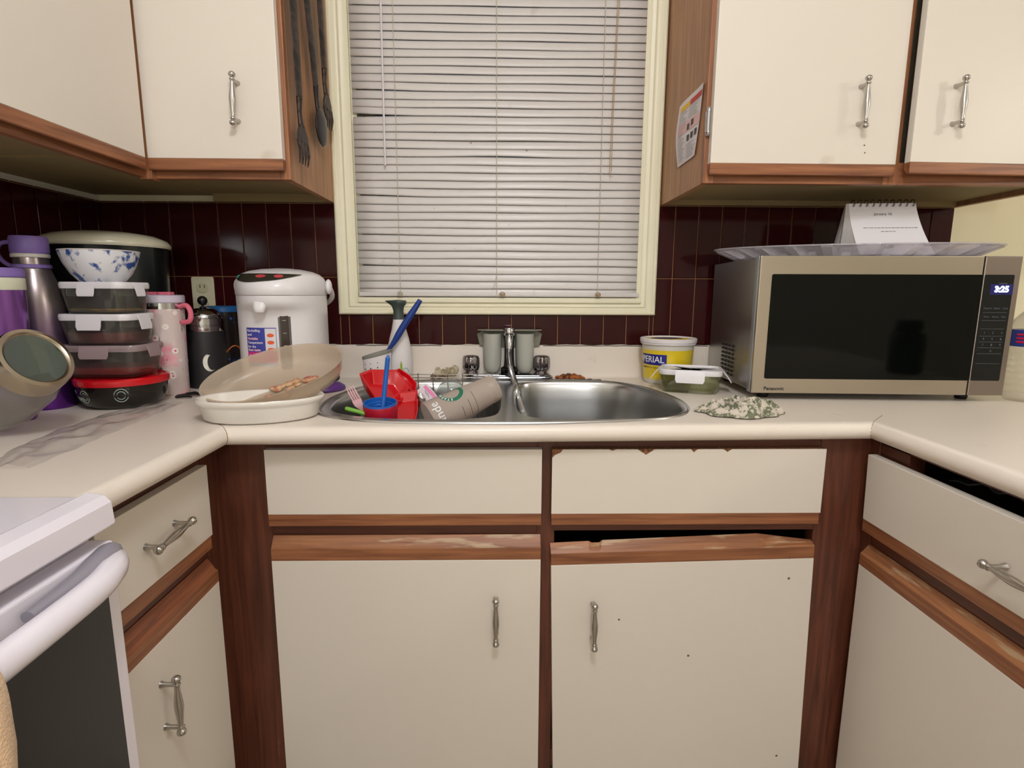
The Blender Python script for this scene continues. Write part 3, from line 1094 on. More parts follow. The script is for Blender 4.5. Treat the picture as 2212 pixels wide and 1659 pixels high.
# sponge / cup holder behind the faucet
ch = thing('cup_caddy', 'taupe plastic shelf with two hanging grey cups behind the faucet', 'holder', (0.026, -0.03, 1.06))
b = MB()
sh = [(-.098, -.022), (-.090, -.010), (-.072, .0), (.072, .0), (.090, -.010), (.100, -.022), (.094, -.055), (.086, -.066), (.075, -.068), (-.075, -.068), (-.086, -.066), (-.092, -.052)]
b.prism([(x, .008, z + .004) for x, z in [(-.098, -.014), (-.075, .0), (.075, .0), (.100, -.014), (.092, -.052), (.070, -.054), (-.070, -.054), (-.090, -.050)]], (0, -.006, 0))
b.prism([(x, y, .004) for x, y in [(-.098, .002), (-.075, .006), (.075, .006), (.1, .002), (.096, -.02), (.07, -.036), (-.07, -.036), (-.094, -.02)]], (0, 0, -.004))
b.obj('shelf', TAUPE, ch, bevel=0.002)
for cx_ in (-.051, .047):
    b = MB()
    b.lathe([(.001, -.128), (.014, -.127), (.022, -.120), (.026, -.105), (.0275, -.07), (.028, -.012), (.0285, -.008), (.026, -.008), (.0255, -.07), (.02, -.12), (.001, -.122)], 24, Matrix.Translation((cx_, -.017, 0)))
    b.obj('cup', CUPGREY, ch, smooth=50)

# crumpled plastic pad left of faucet, rust crumbs right of it
b = MB()
c0 = at(965, 803, 1, -0.05)
for k in range(7):
    b.sphere((random.uniform(-.028, .028), random.uniform(-.010, .010), random.uniform(0, .014)), random.uniform(.010, .020), 8, 6)
for v in b.v:
    v += Vector((random.uniform(-.004, .004), random.uniform(-.003, .003), random.uniform(-.005, .005)))
    v.z = max(v.z, -.014)
o = b.obj('plastic_wrap', clear('crumpled_wrap', (250, 248, 240), .1, 1.5, body=.22, bodycol=(236, 230, 208), bump=.6), smooth=20)
o.location = (c0.x, -0.052, 0.9305)
tag(o, 'crumpled clear plastic wrap beside the left faucet knob', 'plastic wrap')
b = MB()
for k in range(16):
    b.sphere((random.uniform(-.022, .022), random.uniform(-.008, .008), random.uniform(0, .008)), random.uniform(.003, .007), 6, 4)
c0 = at(950, 810, 1, -0.062)
o = b.obj('food_scrap', mat('brown_scrap', (92, 66, 40), 0.8, var=(160, 138, 100), ns=80), smooth=30)
o.location = (c0.x, -.068, .9195)
tag(o, 'brown food scrap lying left of the crumpled plastic wrap', 'food scrap')
b = MB()
c1 = at(1232, 805, 1, -0.045)
rs = []
for i in range(15):
    x = -.045 + .09 * i / 14
    hgt = .010 * math.sin(PI * i / 14) + .002 * math.sin(i * 2.2) + .002
    rs.append([(x, -.014, -.001), (x, -.010, hgt * .7), (x, 0, hgt + .002 * random.random()), (x, .012, hgt), (x, .016, -.001)])
b.rings(rs)
o = b.obj('rusty_residue', mat('rust_crust', (170, 96, 40), 0.9, var=(70, 34, 20), ns=70, bump=.8, vr=(.42, .58)), smooth=40)
o.location = (c1.x, -0.040, 0.9165)
tag(o, 'rusty brown residue on the worktop right of the faucet', 'residue')

# ================================================================== OBJECTS
def onplane(u, v, M):
    """survey point on the local y=0 plane of frame M -> local coords"""
    n = M.to_3x3() @ Vector((0, 1, 0))
    p0 = M.translation
    d = RM.transposed() @ Vector(((u - W_PX / 2) / F_PX, (v - H_PX / 2) / F_PX, 1))
    t = (p0 - CAM).dot(n) / d.dot(n)
    return M.inverted() @ (CAM + d * t)


CT = 0.9155


def wrapped(vs, R, ang0, z0, off=0.0004, sx=1.0):
    """wrap flat text (x along, y up) round a vertical cylinder; R may be a function of z"""
    out = []
    for p in vs:
        z = z0 + p[1]
        r = (R(z) if callable(R) else R) + off + p[2]
        a = ang0 + p[0] * sx / r
        out.append((r * math.cos(a), r * math.sin(a), z))
    return out


# ------------------------------------------------------------------ microwave
MWL, MWR = Vector((0.6155, -0.3822, CT)), -0.0579
mwv = thing('microwave_oven', 'large stainless microwave with black glass door on the worktop, clock lit', 'microwave', MWL, (0, 0, MWR))
MM = Matrix.Translation(MWL) @ Matrix.Rotation(MWR, 4, 'Z')
W_, D_, Z0_, Z1_ = 0.6016, 0.352, 0.0169, 0.3472
b = MB().box(0.004, W_ - 0.004, 0.03, D_, Z0_ + .004, Z1_ - .003)
b.obj('casing', MWSIDE, mwv, bevel=0.003)
MB().box(0, W_, 0.010, 0.030, Z0_, Z1_).obj('front_frame', MWFRAME, mwv, bevel=0.003)
xs = onplane(2106, 720, MM).x
dz = onplane(1668, 592, MM)
d1 = onplane(2098, 822, MM)
xl, xr, zt, zb = dz.x, xs - .004, dz.z, d1.z
zt = min(zt, Z1_ - .03)
b = MB()
b.box(0.001, xs - .0015, -0.0005, 0.010, Z0_, Z1_)
dr = b.obj('door', BRUSHED, mwv, bevel=0.002)
MB().prism([(x, -0.0015, z) for x, z in rrect(xr - xl + .004, zt - zb, .004, 4, (xl + xr) / 2 + .002, (zt + zb) / 2)], (0, .002, 0)).obj('door_window', BLACKGLASS, dr)
vs, fs = text_mesh('Panasonic', 0.0125, 0.0003, 'LEFT', 0.0002)
q = onplane(1649, 839, MM)
TMx = Matrix.Translation((q.x, -0.0008, q.z)) @ Matrix.Rotation(PI / 2, 4, 'X')
MB().add(vs, fs, TMx).obj('brand_lettering', TEXTK, dr)
pn = MB().box(xs + .0015, W_, -0.0005, 0.010, Z0_, Z1_).obj('control_panel', mat('panel_steel', (150, 138, 130), 0.38, 1.0), mwv, bevel=0.002)
px0, px1 = xs + .004, W_ - .014
gp = MB().prism([(x, -0.0015, z) for x, z in rrect(px1 - px0, zt - zb, .003, 3, (px0 + px1) / 2, (zt + zb) / 2)], (0, .002, 0)).obj('touch_glass', mat('touch_black', (9, 11, 14), 0.12), pn)
# backlit window glow area and digits
pc = (px0 + px1) / 2 + .008
vs, fs = text_mesh('3:25', 0.019, 0.0002, 'CENTER', 0.0007)
MB().box(pc - .026, pc + .026, -.0018, -.0015, zt - .046, zt - .022).obj('display_window', mat('display_blue', (24, 26, 70), .2, emit=(60, 60, 220), es=.10), gp)
MB().add(vs, fs, Matrix.Translation((pc + .000, -0.0022, zt - .034)) @ Matrix.Rotation(PI / 2, 4, 'X')).obj('clock_digits', mat('clock_light', (200, 215, 255), 0.5, emit=(190, 205, 255), es=14), gp)
PT = mat('panel_print', (96, 100, 110), 0.5)
b = MB()
rowz = [zt - .088, zt - .107, zt - .127, zt - .144, zt - .158, zt - .172, zt - .186, zt - .210]
for z in rowz:
    b.box(px0 + .006, px1 - .006, -0.0019, -0.0015, z, z + .0006)
rows = [('Inverter', zt - .020, pc + .002, .006), ('Popcorn', zt - .078, px0 + .016, .0055), ('Sensor', zt - .078, px0 + .037, .0055), ('Cook', zt - .078, px0 + .056, .0055),
        ('Power', zt - .098, px0 + .016, .005), ('Defrost', zt - .098, px0 + .036, .005), ('Timer', zt - .098, px0 + .055, .005)]
for t_, z, x, sz in rows:
    vs, fs = text_mesh(t_, sz, 0.0001)
    b.add(vs, fs, Matrix.Translation((x, -0.0018, z)) @ Matrix.Rotation(PI / 2, 4, 'X'))
b.obj('key_legends', PT, gp)
b = MB()
for r_ in range(4):
    for c_ in range(3):
        ch_ = '123456789 0 '[r_ * 3 + c_]
        if ch_ == ' ':
            continue
        vs, fs = text_mesh(ch_, 0.008, 0.0001)
        b.add(vs, fs, Matrix.Translation((px0 + .016 + c_ * .020, -0.0018, zt - .136 - r_ * .0145)) @ Matrix.Rotation(PI / 2, 4, 'X'))
b.obj('number_keys', PT, gp)
# vents, feet
b = MB()
for ci in range(4):
    for ri in range(8):
        y = .150 + ci * .026
        z = .118 - ri * .0112 - ci * .0002
        b.prism([(-0.0012 + .004, y + dy, z + dz_) for dy, dz_ in ((-.008, -.003), (.008, -.003), (.006, .003), (-.002, .0035))], (.004, 0, 0))
b.obj('vent_holes', BLACK, mwv, loc=(-.0015, 0, 0))
for x, y in ((.05, .05), (W_ - .06, .05), (.05, D_ - .05), (W_ - .06, D_ - .05)):
    MB().lathe([(.012, 0), (.014, .004), (.014, Z0_ + .002)], 16, Matrix.Translation((x, y, 0))).obj('foot', BLACK, mwv, smooth=40)

# ------------------------------------------------------------------ crystal tray and desk calendar on the microwave
TZ = CT + 0.3472 + 0.0004
tr = thing('serving_tray', 'cut crystal oval serving tray lying on top of the microwave', 'tray', (0.915, -0.235, TZ), (0, 0, math.radians(-18)))
b = MB()
n = 96
rings = []
A_, B_ = .328, .150
for k, z, wob in ((.0, .004, 0), (.60, .004, 0), (.80, .0042, .004), (.83, .006, .010), (.88, .016, .016), (.95, .027, .018), (1.0, .0305, 0), (1.02, .031, 0), (1.02, .034, 0), (.99, .034, 0), (.93, .030, .010), (.85, .017, .008), (.80, .009, .004), (.60, .008, 0), (0, .008, 0)):
    rings.append([((max(k, .001) * A_ + wob * (1 if j % 4 < 2 else -.6)) * (abs(math.cos(2 * PI * j / n)) ** .9) * (1 if math.cos(2 * PI * j / n) >= 0 else -1),
                   (max(k, .001) * B_ + wob * (1 if j % 4 < 2 else -.6)) * (abs(math.sin(2 * PI * j / n)) ** .9) * (1 if math.sin(2 * PI * j / n) >= 0 else -1), z + (.0015 if (wob and j % 8 < 4) else 0) - .004) for j in range(n)])
b.rings(rings, False, False)
b.obj('dish', CRYSTAL, tr, smooth=15)
for j in range(0, 0):
    a = 2 * PI * j / 48
    c, s_ = math.cos(a), math.sin(a)
    p = [Vector((A_ * .84 * c, B_ * .84 * s_, .004)), Vector((A_ * 1.0 * math.cos(a + .07), B_ * 1.0 * math.sin(a + .07), .028))]
    pass

cal = thing('desk_calendar', 'white spiral bound tent calendar standing on the crystal tray', 'calendar', (0.93, -0.235, TZ + .0045), (0, 0, math.radians(-6)))
TL, TR_ = at(1832, 445, 1, -.235), at(1967, 440, 1, -.235)
cw = (TR_ - TL).length
hgt = .137
xx0 = TL.x - .93
b = MB()
# front page: curved, belly outwards at the foot
def page(x0, x1, n=10, foot=.062, lift=0.0, bow=.010, th=.0006, skew=.010):
    rs = []
    for i in range(n + 1):
        t = i / n
        y = -.006 - (foot - .006) * (t ** 1.25) + bow * math.sin(PI * t) * .6
        z = hgt * (1 - t) + lift
        rs.append((y, z, skew * t))
    r0 = [[(x0 + q * 1.0, y, z), (x1 + q * 2.6, y, z), (x1 + q * 2.6, y + th, z), (x0 + q, y + th, z)] for y, z, q in rs]
    return r0


b.rings(page(xx0, xx0 + cw, foot=.070))
b.obj('front_page', PAPER, cal, smooth=30)
b = MB()
for k in range(14):
    b.rings(page(xx0 - .0005 * k, xx0 + cw - .001, foot=.066 - k * .0042, lift=-.0002, th=.0012, bow=.010 - k * .0012, skew=.010 - .0015 * k))
b.obj('page_block', PAPERG, cal, smooth=30)
b = MB()
b.prism([(xx0 - .004, .004, hgt), (xx0 - .004, .062, .0), (xx0 - .004, .0585, .0), (xx0 - .004, .001, hgt - .004)], (cw + .006, 0, 0))
b.obj('back_cover', mat('calendar_cover', (196, 180, 176), 0.6), cal)
b = MB()
for k in range(6):
    b.prism([(xx0 - .003, .001, hgt - .004), (xx0 - .003 - .0015 * k, .052 - .004 * k, .0), (xx0 - .003 - .0015 * k, .0505 - .004 * k, .0), (xx0 - .003, -.001, hgt - .006)], (cw + .002, 0, 0))
b.obj('back_pages', PAPERG, cal)
b = MB()
for k in range(10):
    x = xx0 + .010 + k * (cw - .018) / 9
    for dx in (0, .0028):
        pts = [(x + dx, -.0025 + .0095 * math.cos(a), hgt + .000 + .0095 * math.sin(a)) for a in [PI * 2 * i / 14 for i in range(15)]]
        b.tube(pts, .0007, 5)
b.obj('wire_binding', mat('black_wire', (40, 36, 44), 0.3, 0.6), cal)
fq = page(0, 1)
p4 = [Vector(fq[3][0]), Vector(fq[4][0])]
# print on the page, placed on the local slope
def onpage(t):
    n = 10
    f = t * n
    i = min(int(f), n - 1)
    r = page(xx0, xx0 + cw, foot=.070)
    a_, b_ = Vector(r[i][0]), Vector(r[i + 1][0])
    return a_.lerp(b_, f - i), (b_ - a_).normalized()


b = MB()
for t_, txt, sz, dx in ((.20, 'January 16', .0105, .5), ):
    p, dn = onpage(t_)
    vs, fs = text_mesh(txt, sz, .0001, 'CENTER')
    b.add(vs, fs, frame(p + Vector((cw * dx, -.0012, 0)), (1, 0, 0), -dn))
for t_, w0, w1 in ((.46, .17, .92), (.53, .42, .62)):
    p, dn = onpage(t_)
    x = w0
    while x < w1:
        wd_ = random.uniform(.02, .06)
        M_ = frame(p + Vector((cw * x, -.0010, 0)), (1, 0, 0), -dn)
        b.box(0, cw * wd_, -.0006, .0006, 0, .0002, M_)
        x += wd_ + .012
b.obj('print', mat('grey_print', (110, 106, 112), .7), cal)
p, dn = onpage(.84)
b = MB()
for k, (dx, dy) in enumerate(((-.008, 0), (.0, .003), (.006, -.003))):
    b.sphere((0, 0, 0), .006, 8, 5, frame(p + Vector((cw * .5 + dx, -.0012, dy)), (1, .1, 0), -dn) @ Matrix.Diagonal((1.0, .45, .08, 1)))
b.obj('sprig_print', mat('sprig_green', (120, 132, 76), .7), cal)

# ------------------------------------------------------------------ margarine tub
tc = at(1443, 800, 1, -0.115)
tb = thing('margarine_tub', 'yellow margarine tub with white lid on the worktop by the window wall', 'tub', (tc.x, -0.103, CT))
TR0, TR1, TH = .0655, .0745, .118


def tubR(z):
    return TR0 + (TR1 - TR0) * min(max((z - .006) / (TH - .006), 0), 1)


b = MB()
b.lathe([(.001, 0), (TR0 - .004, 0), (TR0, .005), (tubR(.02), .02), (tubR(.10), .10), (TR1, TH), (TR1 - .0015, TH), (TR0 - .002, .006), (.001, .003)], 48)
b.obj('tub_body', mat('tub_plastic', (214, 208, 196), 0.35), tb, smooth=40)
b = MB()
b.lathe([(tubR(.014) + .0003, .014), (tubR(.098) + .0003, .098)], 64, cap0=False, cap1=False)
b.obj('label', mat('tub_yellow', (226, 196, 22), 0.4, var=(232, 206, 60), ns=20), tb, smooth=60)
b = MB()
b.lathe([(TR1 + .0015, .112), (TR1 + .004, .1135), (TR1 + .004, .118), (TR1 + .006, .119), (TR1 + .006, .128), (TR1 + .004, .130), (TR1 - .001, .130), (TR1 - .003, .127), (TR1 - .005, .1262), (.001, .1262), (.001, .1245), (TR1, .1245)], 64, cap0=False, cap1=False)
lid = b.obj('lid', WHITEMAT, tb, smooth=35)
MB().lathe([(.001, .1263), (TR1 - .011, .1263), (TR1 - .011, .1266), (.001, .1268)], 48).obj('lid_print', YELLOW, lid)
vs = [(r * math.cos(a) * .9, r * math.sin(a) * .45 + .015, .1272) for r, a in [(.052, 2 * PI * i / 28) for i in range(28)]]
MB().add(vs, [tuple(range(28))]).obj('lid_print', mat('lid_navy', (44, 50, 130), .4), lid)
aim = math.atan2(CAM.y + .115, CAM.x - tc.x)
b = MB()
n = 20
a0, a1 = aim - 1.25, aim - .02
vs = [((tubR(z) + .0006) * math.cos(a0 + (a1 - a0) * i / n), (tubR(z) + .0006) * math.sin(a0 + (a1 - a0) * i / n), z) for i in range(n + 1) for z in (.055, .086)]
b.add(vs, [(2 * i, 2 * i + 2, 2 * i + 3, 2 * i + 1) for i in range(n)])
b.obj('brand_band', NAVY, tb)
vs, fs = text_mesh('IMPERIAL', .0255, .0002, 'RIGHT', .0003)
MB().add(wrapped(vs, tubR, a1 - .09, .0705, .0009), fs).obj('brand_lettering', TEXTW, tb)
vs, fs = text_mesh('margarine for baking', .0085, .0001, 'RIGHT')
b = MB().add(wrapped(vs, tubR, a1 - .25, .048, .0007), fs)
b.obj('small_lettering', mat('olive_print', (90, 84, 30), .6), tb)

# ------------------------------------------------------------------ glass food containers with snap lids
def snap_container(name, label, loc, rz, w, d, h, lidm, glassm, wings=(1, 1, 1, 1), group=None, liquid=None, tilt=(0, 0), lidh=.010, wingw=.40, wingdrop=.020, open_wings=0.0):
    t = thing(name, label, 'food container', loc, (tilt[0], tilt[1], rz), group)
    r = .022
    def ring(k, z, rr=None):
        return [(x, y, z) for x, y in rrect(w * k, d * k, (rr or r), 5)]
    b = MB()
    b.rings([ring(.80, 0), ring(.86, .003), ring(.90, .012), ring(.955, h * .7), ring(.975, h - .006), ring(.985, h), ring(.955, h), ring(.94, h * .7), ring(.88, .014), ring(.82, .007)], True, True)
    b.obj('glass_box', glassm, t, smooth=50)
    if liquid:
        MB().rings([ring(.81, .0075), ring(.87, .014), ring(.885, liquid[1])]).obj('leftovers', liquid[0], t, smooth=30)
    b = MB()
    b.rings([ring(1.0, h - .004), ring(1.01, h), ring(1.01, h + lidh * .6), ring(.99, h + lidh), ring(.93, h + lidh), ring(.91, h + lidh * .55), ring(.02, h + lidh * .55)], True, True)
    ld = b.obj('lid', lidm, t, smooth=35)
    for k, on in enumerate(wings):
        if not on:
            continue
        L = (w if k % 2 == 0 else d)
        D = (d if k % 2 == 0 else w) / 2 * 1.01
        ww = L * wingw
        M_ = Matrix.Rotation(k * PI / 2, 4, 'Z')
        rs = []
        ow = open_wings if k in (1, 3) else open_wings * .1
        for q in range(9):
            t_ = q / 8
            yy = -D - .0015 - (.006 * math.sin(PI * t_ * .5)) - ow * t_ * .03
            zz = h + lidh * .75 - (wingdrop + lidh) * t_
            cut_ = ww / 2 * (1 - .10 * max(0, t_ - .75) * 4)
            rs.append([(-cut_, yy, zz), (cut_, yy, zz), (cut_, yy + .002, zz - .0005), (-cut_, yy + .002, zz - .0005)])
        MB().rings(rs, True, True, True, M_).obj('clip', lidm, ld, smooth=40)
    return t


LIDW = mat('snap_lid_white', (226, 222, 226), 0.35)
LIDC = clear('snap_lid_frosted', (232, 224, 226), .15, 1.45, body=.55, bodycol=(226, 206, 208))
gc = at(1487, 830, 1, -.235)
snap_container('food_container', 'glass food container with white snap lid beside the yellow tub', (gc.x - .002, -.252, CT), math.radians(-20), .158, .118, .052, LIDW, GLASSB,
               wings=(1, 1, 0, 1), liquid=(clear('oily_residue', (238, 236, 196), .1, 1.4), .016), open_wings=.55, wingw=.46)

# stack on the left: red-lidded bowl, three containers, patterned bowl
SY = -0.435
sxp = at(262, 870, 1, SY).x + .010
bw = thing('lidded_bowl', 'round glass bowl with bright red lid under the stacked containers', 'bowl', (sxp, SY, CT))
bw.scale = (1, 1, 1.12)
b = MB()
R_ = .090
b.lathe([(.001, 0), (R_ * .72, 0), (R_ * .86, .008), (R_ * .97, .028), (R_, .052), (R_ * .98, .052), (R_ * .94, .028), (R_ * .83, .012), (R_ * .7, .005), (.001, .005)], 56)
b.obj('glass_bowl', clear('dark_tinted_glass', (120, 122, 112), .04, 1.5, body=.35, bodycol=(70, 62, 54)), bw, smooth=50)
for ang, rr_, zz in ((-1.95, .012, .028), (-1.05, .013, .030), (-2.45, .008, .030), (-2.2, .006, .024)):
    b = MB()
    for r2 in (rr_, rr_ * .6):
        pts = []
        for i in range(25):
            a = 2 * PI * i / 24
            z = zz + r2 * math.sin(a)
            rad = R_ * (.90 + .11 * min(1, max(0, (z - .012) / .04))) + .0012
            aa = ang + r2 * math.cos(a) / rad
            pts.append((rad * math.cos(aa), rad * math.sin(aa), z))
        b.tube(pts, .0008, 5)
    b.obj('circle_print', mat('pale_print', (156, 172, 160), .5), bw)
b = MB()
b.lathe([(R_ * .99, .047), (R_ * 1.02, .047), (R_ * 1.035, .052), (R_ * 1.035, .058), (R_ * 1.0, .061), (R_ * .95, .061), (R_ * .93, .059), (.001, .059), (.001, .055), (R_ * .99, .055)], 56, cap0=False, cap1=False)
b.obj('lid', REDP, bw, smooth=35)
zz = CT + .0612 * 1.12 + .0002
grp = None
c3 = at(245, 790, 1, SY)
snap_container('food_container', 'glass food container with pinkish clear snap lid standing on the red lidded bowl', (sxp - .014, SY, zz), math.radians(2), .170, .125, .062, LIDC, GLASS,
               wings=(1, 1, 1, 1), liquid=(mat('red_sauce', (150, 30, 34), .4), .022), wingw=.36, wingdrop=.016)
# clear middle tab
zz += .062 + .0068
snap_container('food_container', 'glass food container with white snap lid, middle of the left stack', (sxp - .018, SY, zz), 0, .154, .115, .061, LIDW, GLASS,
               wings=(1, 1, 1, 1), liquid=(mat('red_food', (120, 34, 34), .5, var=(70, 50, 46), ns=12), .030), wingw=.34, wingdrop=.022)
zz += .061 + .0068
snap_container('food_container', 'glass food container with white snap lid right under the blue patterned bowl', (sxp - .016, SY, zz), math.radians(-2), .144, .110, .062, LIDW, GLASS,
               wings=(1, 1, 1, 1), liquid=(mat('yellow_food', (150, 110, 50), .6, var=(90, 84, 70), ns=30), .012), wingw=.26, wingdrop=.018)
zz += .062 + .0068
bb = thing('china_bowl', 'white bowl with blue flower pattern on top of the left stack', 'bowl', (sxp - .020, SY, zz))
bb.scale = (.86, .86, 1.02)
BP = mat('blue_white_china', (226, 226, 230), .2, var=(52, 84, 150), ns=34, vr=(.40, .47), coat=.4)
b = MB()
b.lathe([(.001, 0), (.046, 0), (.048, .003), (.052, .006), (.066, .020), (.080, .043), (.086, .060), (.088, .0685), (.086, .0685), (.083, .060), (.076, .043), (.06, .02), (.04, .010), (.001, .009)], 56)
b.obj('bowl_body', BP, bb, smooth=50)
b = MB().lathe([(.0865, .0670), (.0885, .0685), (.0872, .0705), (.0850, .0685)], 56, cap0=False, cap1=False)
b.obj('rim', mat('bowl_rim', (200, 190, 188), .3), bb, smooth=50)

# ------------------------------------------------------------------ slow cooker in the corner
sc_ = thing('slow_cooker', 'black oval pot with pale domed lid in the dark corner behind the bottles', 'pot', (-1.012, -0.235, CT))
sc_.scale = (.90, .90, 1.0)
b = MB()
A_, B_ = .158, .148
el = lambda k, z, dz=0: [(A_ * k * math.cos(2 * PI * j / 56), B_ * k * math.sin(2 * PI * j / 56), z) for j in range(56)]
b.rings([el(.80, 0), el(.86, .01), el(.90, .03), el(.965, .30), el(.99, .362), el(1.0, .368)])
b.obj('pot_body', mat('pot_black', (14, 22, 22), .28, coat=.3), sc_, smooth=50)
b = MB()
b.rings([el(1.02, .366), el(1.04, .371), el(1.035, .376), el(.98, .386), el(.80, .397), el(.5, .404), el(.02, .407)])
b.obj('lid', mat('pot_lid', (206, 200, 176), .22, coat=.3), sc_, smooth=50)

# ------------------------------------------------------------------ purple bottles
PURP = mat('purple_fade_steel', (120, 70, 150), .28, .85)
nt = PURP.node_tree
tcn = nt.nodes.new('ShaderNodeTexCoord')
sepn = nt.nodes.new('ShaderNodeSeparateXYZ')
rmp = nt.nodes.new('ShaderNodeValToRGB')
nt.links.new(tcn.outputs['Object'], sepn.inputs[0])
mrn = nt.nodes.new('ShaderNodeMapRange')
mrn.inputs[1].default_value = .02
mrn.inputs[2].default_value = .26
nt.links.new(sepn.outputs[2], mrn.inputs[0])
nt.links.new(mrn.outputs[0], rmp.inputs[0])
rmp.color_ramp.elements[0].color = srgb(112, 52, 150)
rmp.color_ramp.elements[1].color = srgb(150, 138, 138)
rmp.color_ramp.elements[0].position = .15
rmp.color_ramp.elements[1].position = .85
nt.links.new(rmp.outputs[0], nt.nodes['Principled BSDF'].inputs['Base Color'])

bp_ = at(103, 650, 1, -.46)
fl = thing('water_flask', 'tall steel flask fading to purple with lavender cap and loop', 'water bottle', (bp_.x - .020, -.465, CT))
fl.scale = (1.08, 1.08, 1.075)
b = MB()
b.lathe([(.001, 0), (.044, 0), (.047, .004), (.047, .17), (.046, .215), (.040, .25), (.032, .275), (.029, .285), (.029, .312), (.001, .313)], 40)
b.obj('flask_body', PURP, fl, smooth=40)
b = MB().lathe([(.0300, .305), (.0315, .306), (.0315, .312), (.030, .313)], 32)
b.obj('neck_ring', mat('ring_white', (206, 200, 190), .4), fl, smooth=40)
b = MB().lathe([(.001, .313), (.030, .313), (.0315, .316), (.0315, .342), (.0295, .347), (.001, .348)], 40)
b.obj('cap', LAV, fl, smooth=40)
b = MB()
b.lathe([(.0305, .284), (.0325, .285), (.0325, .291), (.0305, .292)], 32)
b.tube(catmull([(-.031, 0, .288), (-.050, 0, .294), (-.064, 0, .312), (-.060, 0, .330), (-.046, 0, .336), (-.031, 0, .334)], 5, closed=False), .0042, 8)
b.obj('strap_loop', LAV, fl, smooth=40)

bt = at(8, 660, 1, -.60)
tm = thing('insulated_tumbler', 'shiny purple tumbler with lavender lid at the left frame edge', 'tumbler', (bt.x - .010, -.60, CT))
tm.scale = (1, 1, 1.03)
b = MB()
b.lathe([(.001, 0), (.034, 0), (.036, .004), (.038, .12), (.043, .20), (.044, .252), (.001, .253)], 40)
b.obj('cup_body', mat('purple_lacquer', (134, 84, 160), .25, .7), tm, smooth=40)
MB().lathe([(.0442, .252), (.0455, .254), (.0455, .274), (.044, .275)], 36).obj('cream_band', mat('cream_band', (214, 214, 190), .4), tm, smooth=40)
MB().lathe([(.0445, .275), (.0465, .277), (.0465, .288), (.043, .293), (.001, .294)], 36).obj('cap', LAV, tm, smooth=40)

# ------------------------------------------------------------------ pink flowered tumbler
pt = at(362, 740, 1, -.235)
pk = thing('flowered_tumbler', 'pink and white cherry blossom tumbler beside the container stack', 'tumbler', (at(359, 740, 1, -.295).x, -.295, CT))
pk.scale = (1.12, 1.12, 1.10)
FLW = mat('blossom_print', (214, 196, 192), .35, coat=.3)
nt = FLW.node_tree
bs = nt.nodes['Principled BSDF']
tcn = nt.nodes.new('ShaderNodeTexCoord')


def layer(prev, col, scale, lo, hi, kind='noise', off=(0, 0, 0), stretch=(1, 1, 1)):
    mp = nt.nodes.new('ShaderNodeMapping')
    mp.inputs['Location'].default_value = off
    mp.inputs['Scale'].default_value = stretch
    nt.links.new(tcn.outputs['Object'], mp.inputs[0])
    if kind == 'noise':
        n = nt.nodes.new('ShaderNodeTexNoise')
        n.inputs['Scale'].default_value = scale
        n.inputs['Detail'].default_value = 3
        o = n.outputs[0]
    else:
        n = nt.nodes.new('ShaderNodeTexVoronoi')
        n.inputs['Scale'].default_value = scale
        o = n.outputs['Distance']
    nt.links.new(mp.outputs[0], n.inputs['Vector'])
    r = nt.nodes.new('ShaderNodeMapRange')
    r.inputs[1].default_value = lo
    r.inputs[2].default_value = hi
    nt.links.new(o, r.inputs[0])
    mx = nt.nodes.new('ShaderNodeMix')
    mx.data_type = 'RGBA'
    mx.inputs[7].default_value = srgb(*col)
    nt.links.new(r.outputs[0], mx.inputs[0])
    if isinstance(prev, tuple):
        mx.inputs[6].default_value = srgb(*prev)
    else:
        nt.links.new(prev, mx.inputs[6])
    return mx.outputs[2]


c_ = layer((214, 196, 192), (232, 150, 166), 16, .50, .62, off=(.3, .1, 0))
c_ = layer(c_, (240, 232, 226), 40, .32, .22, 'vor')
c_ = layer(c_, (220, 90, 124), 40, .13, .09, 'vor')
c_ = layer(c_, (110, 104, 100), 60, .64, .67, off=(1, 2, 3), stretch=(1, 1, .35))
nt.links.new(c_, bs.inputs['Base Color'])
b = MB()
b.lathe([(.001, 0), (.036, 0), (.0385, .004), (.0395, .07), (.0405, .074), (.0395, .078), (.0425, .195), (.001, .196)], 40)
b.obj('cup_body', FLW, pk, smooth=40)
MB().lathe([(.042, .195), (.042, .208), (.001, .209)], 36).obj('steel_band', CHROME, pk, smooth=40)
MB().lathe([(.0425, .208), (.0445, .210), (.0445, .224), (.042, .226), (.001, .227)], 36).obj('lid', mat('lilac_clear', (206, 196, 212), .2), pk, smooth=40)
b = MB()
for x_ in (-.016, .014):
    b.box(x_ - .013, x_ + .013, -.016, .004, .2262, .233)
b.box(-.004, .004, -.010, .020, .2262, .231)
b.obj('flip_top', mat('flip_pink', (226, 110, 132), .4), pk, bevel=.002)
b = MB().tube(catmull([(.042, -.006, .200), (.058, -.010, .203), (.066, -.010, .188), (.062, -.010, .168), (.043, -.006, .165)], 6, closed=False), .0055, 8)
b.obj('side_handle', mat('flip_pink', (226, 110, 132), .4), pk, smooth=40)

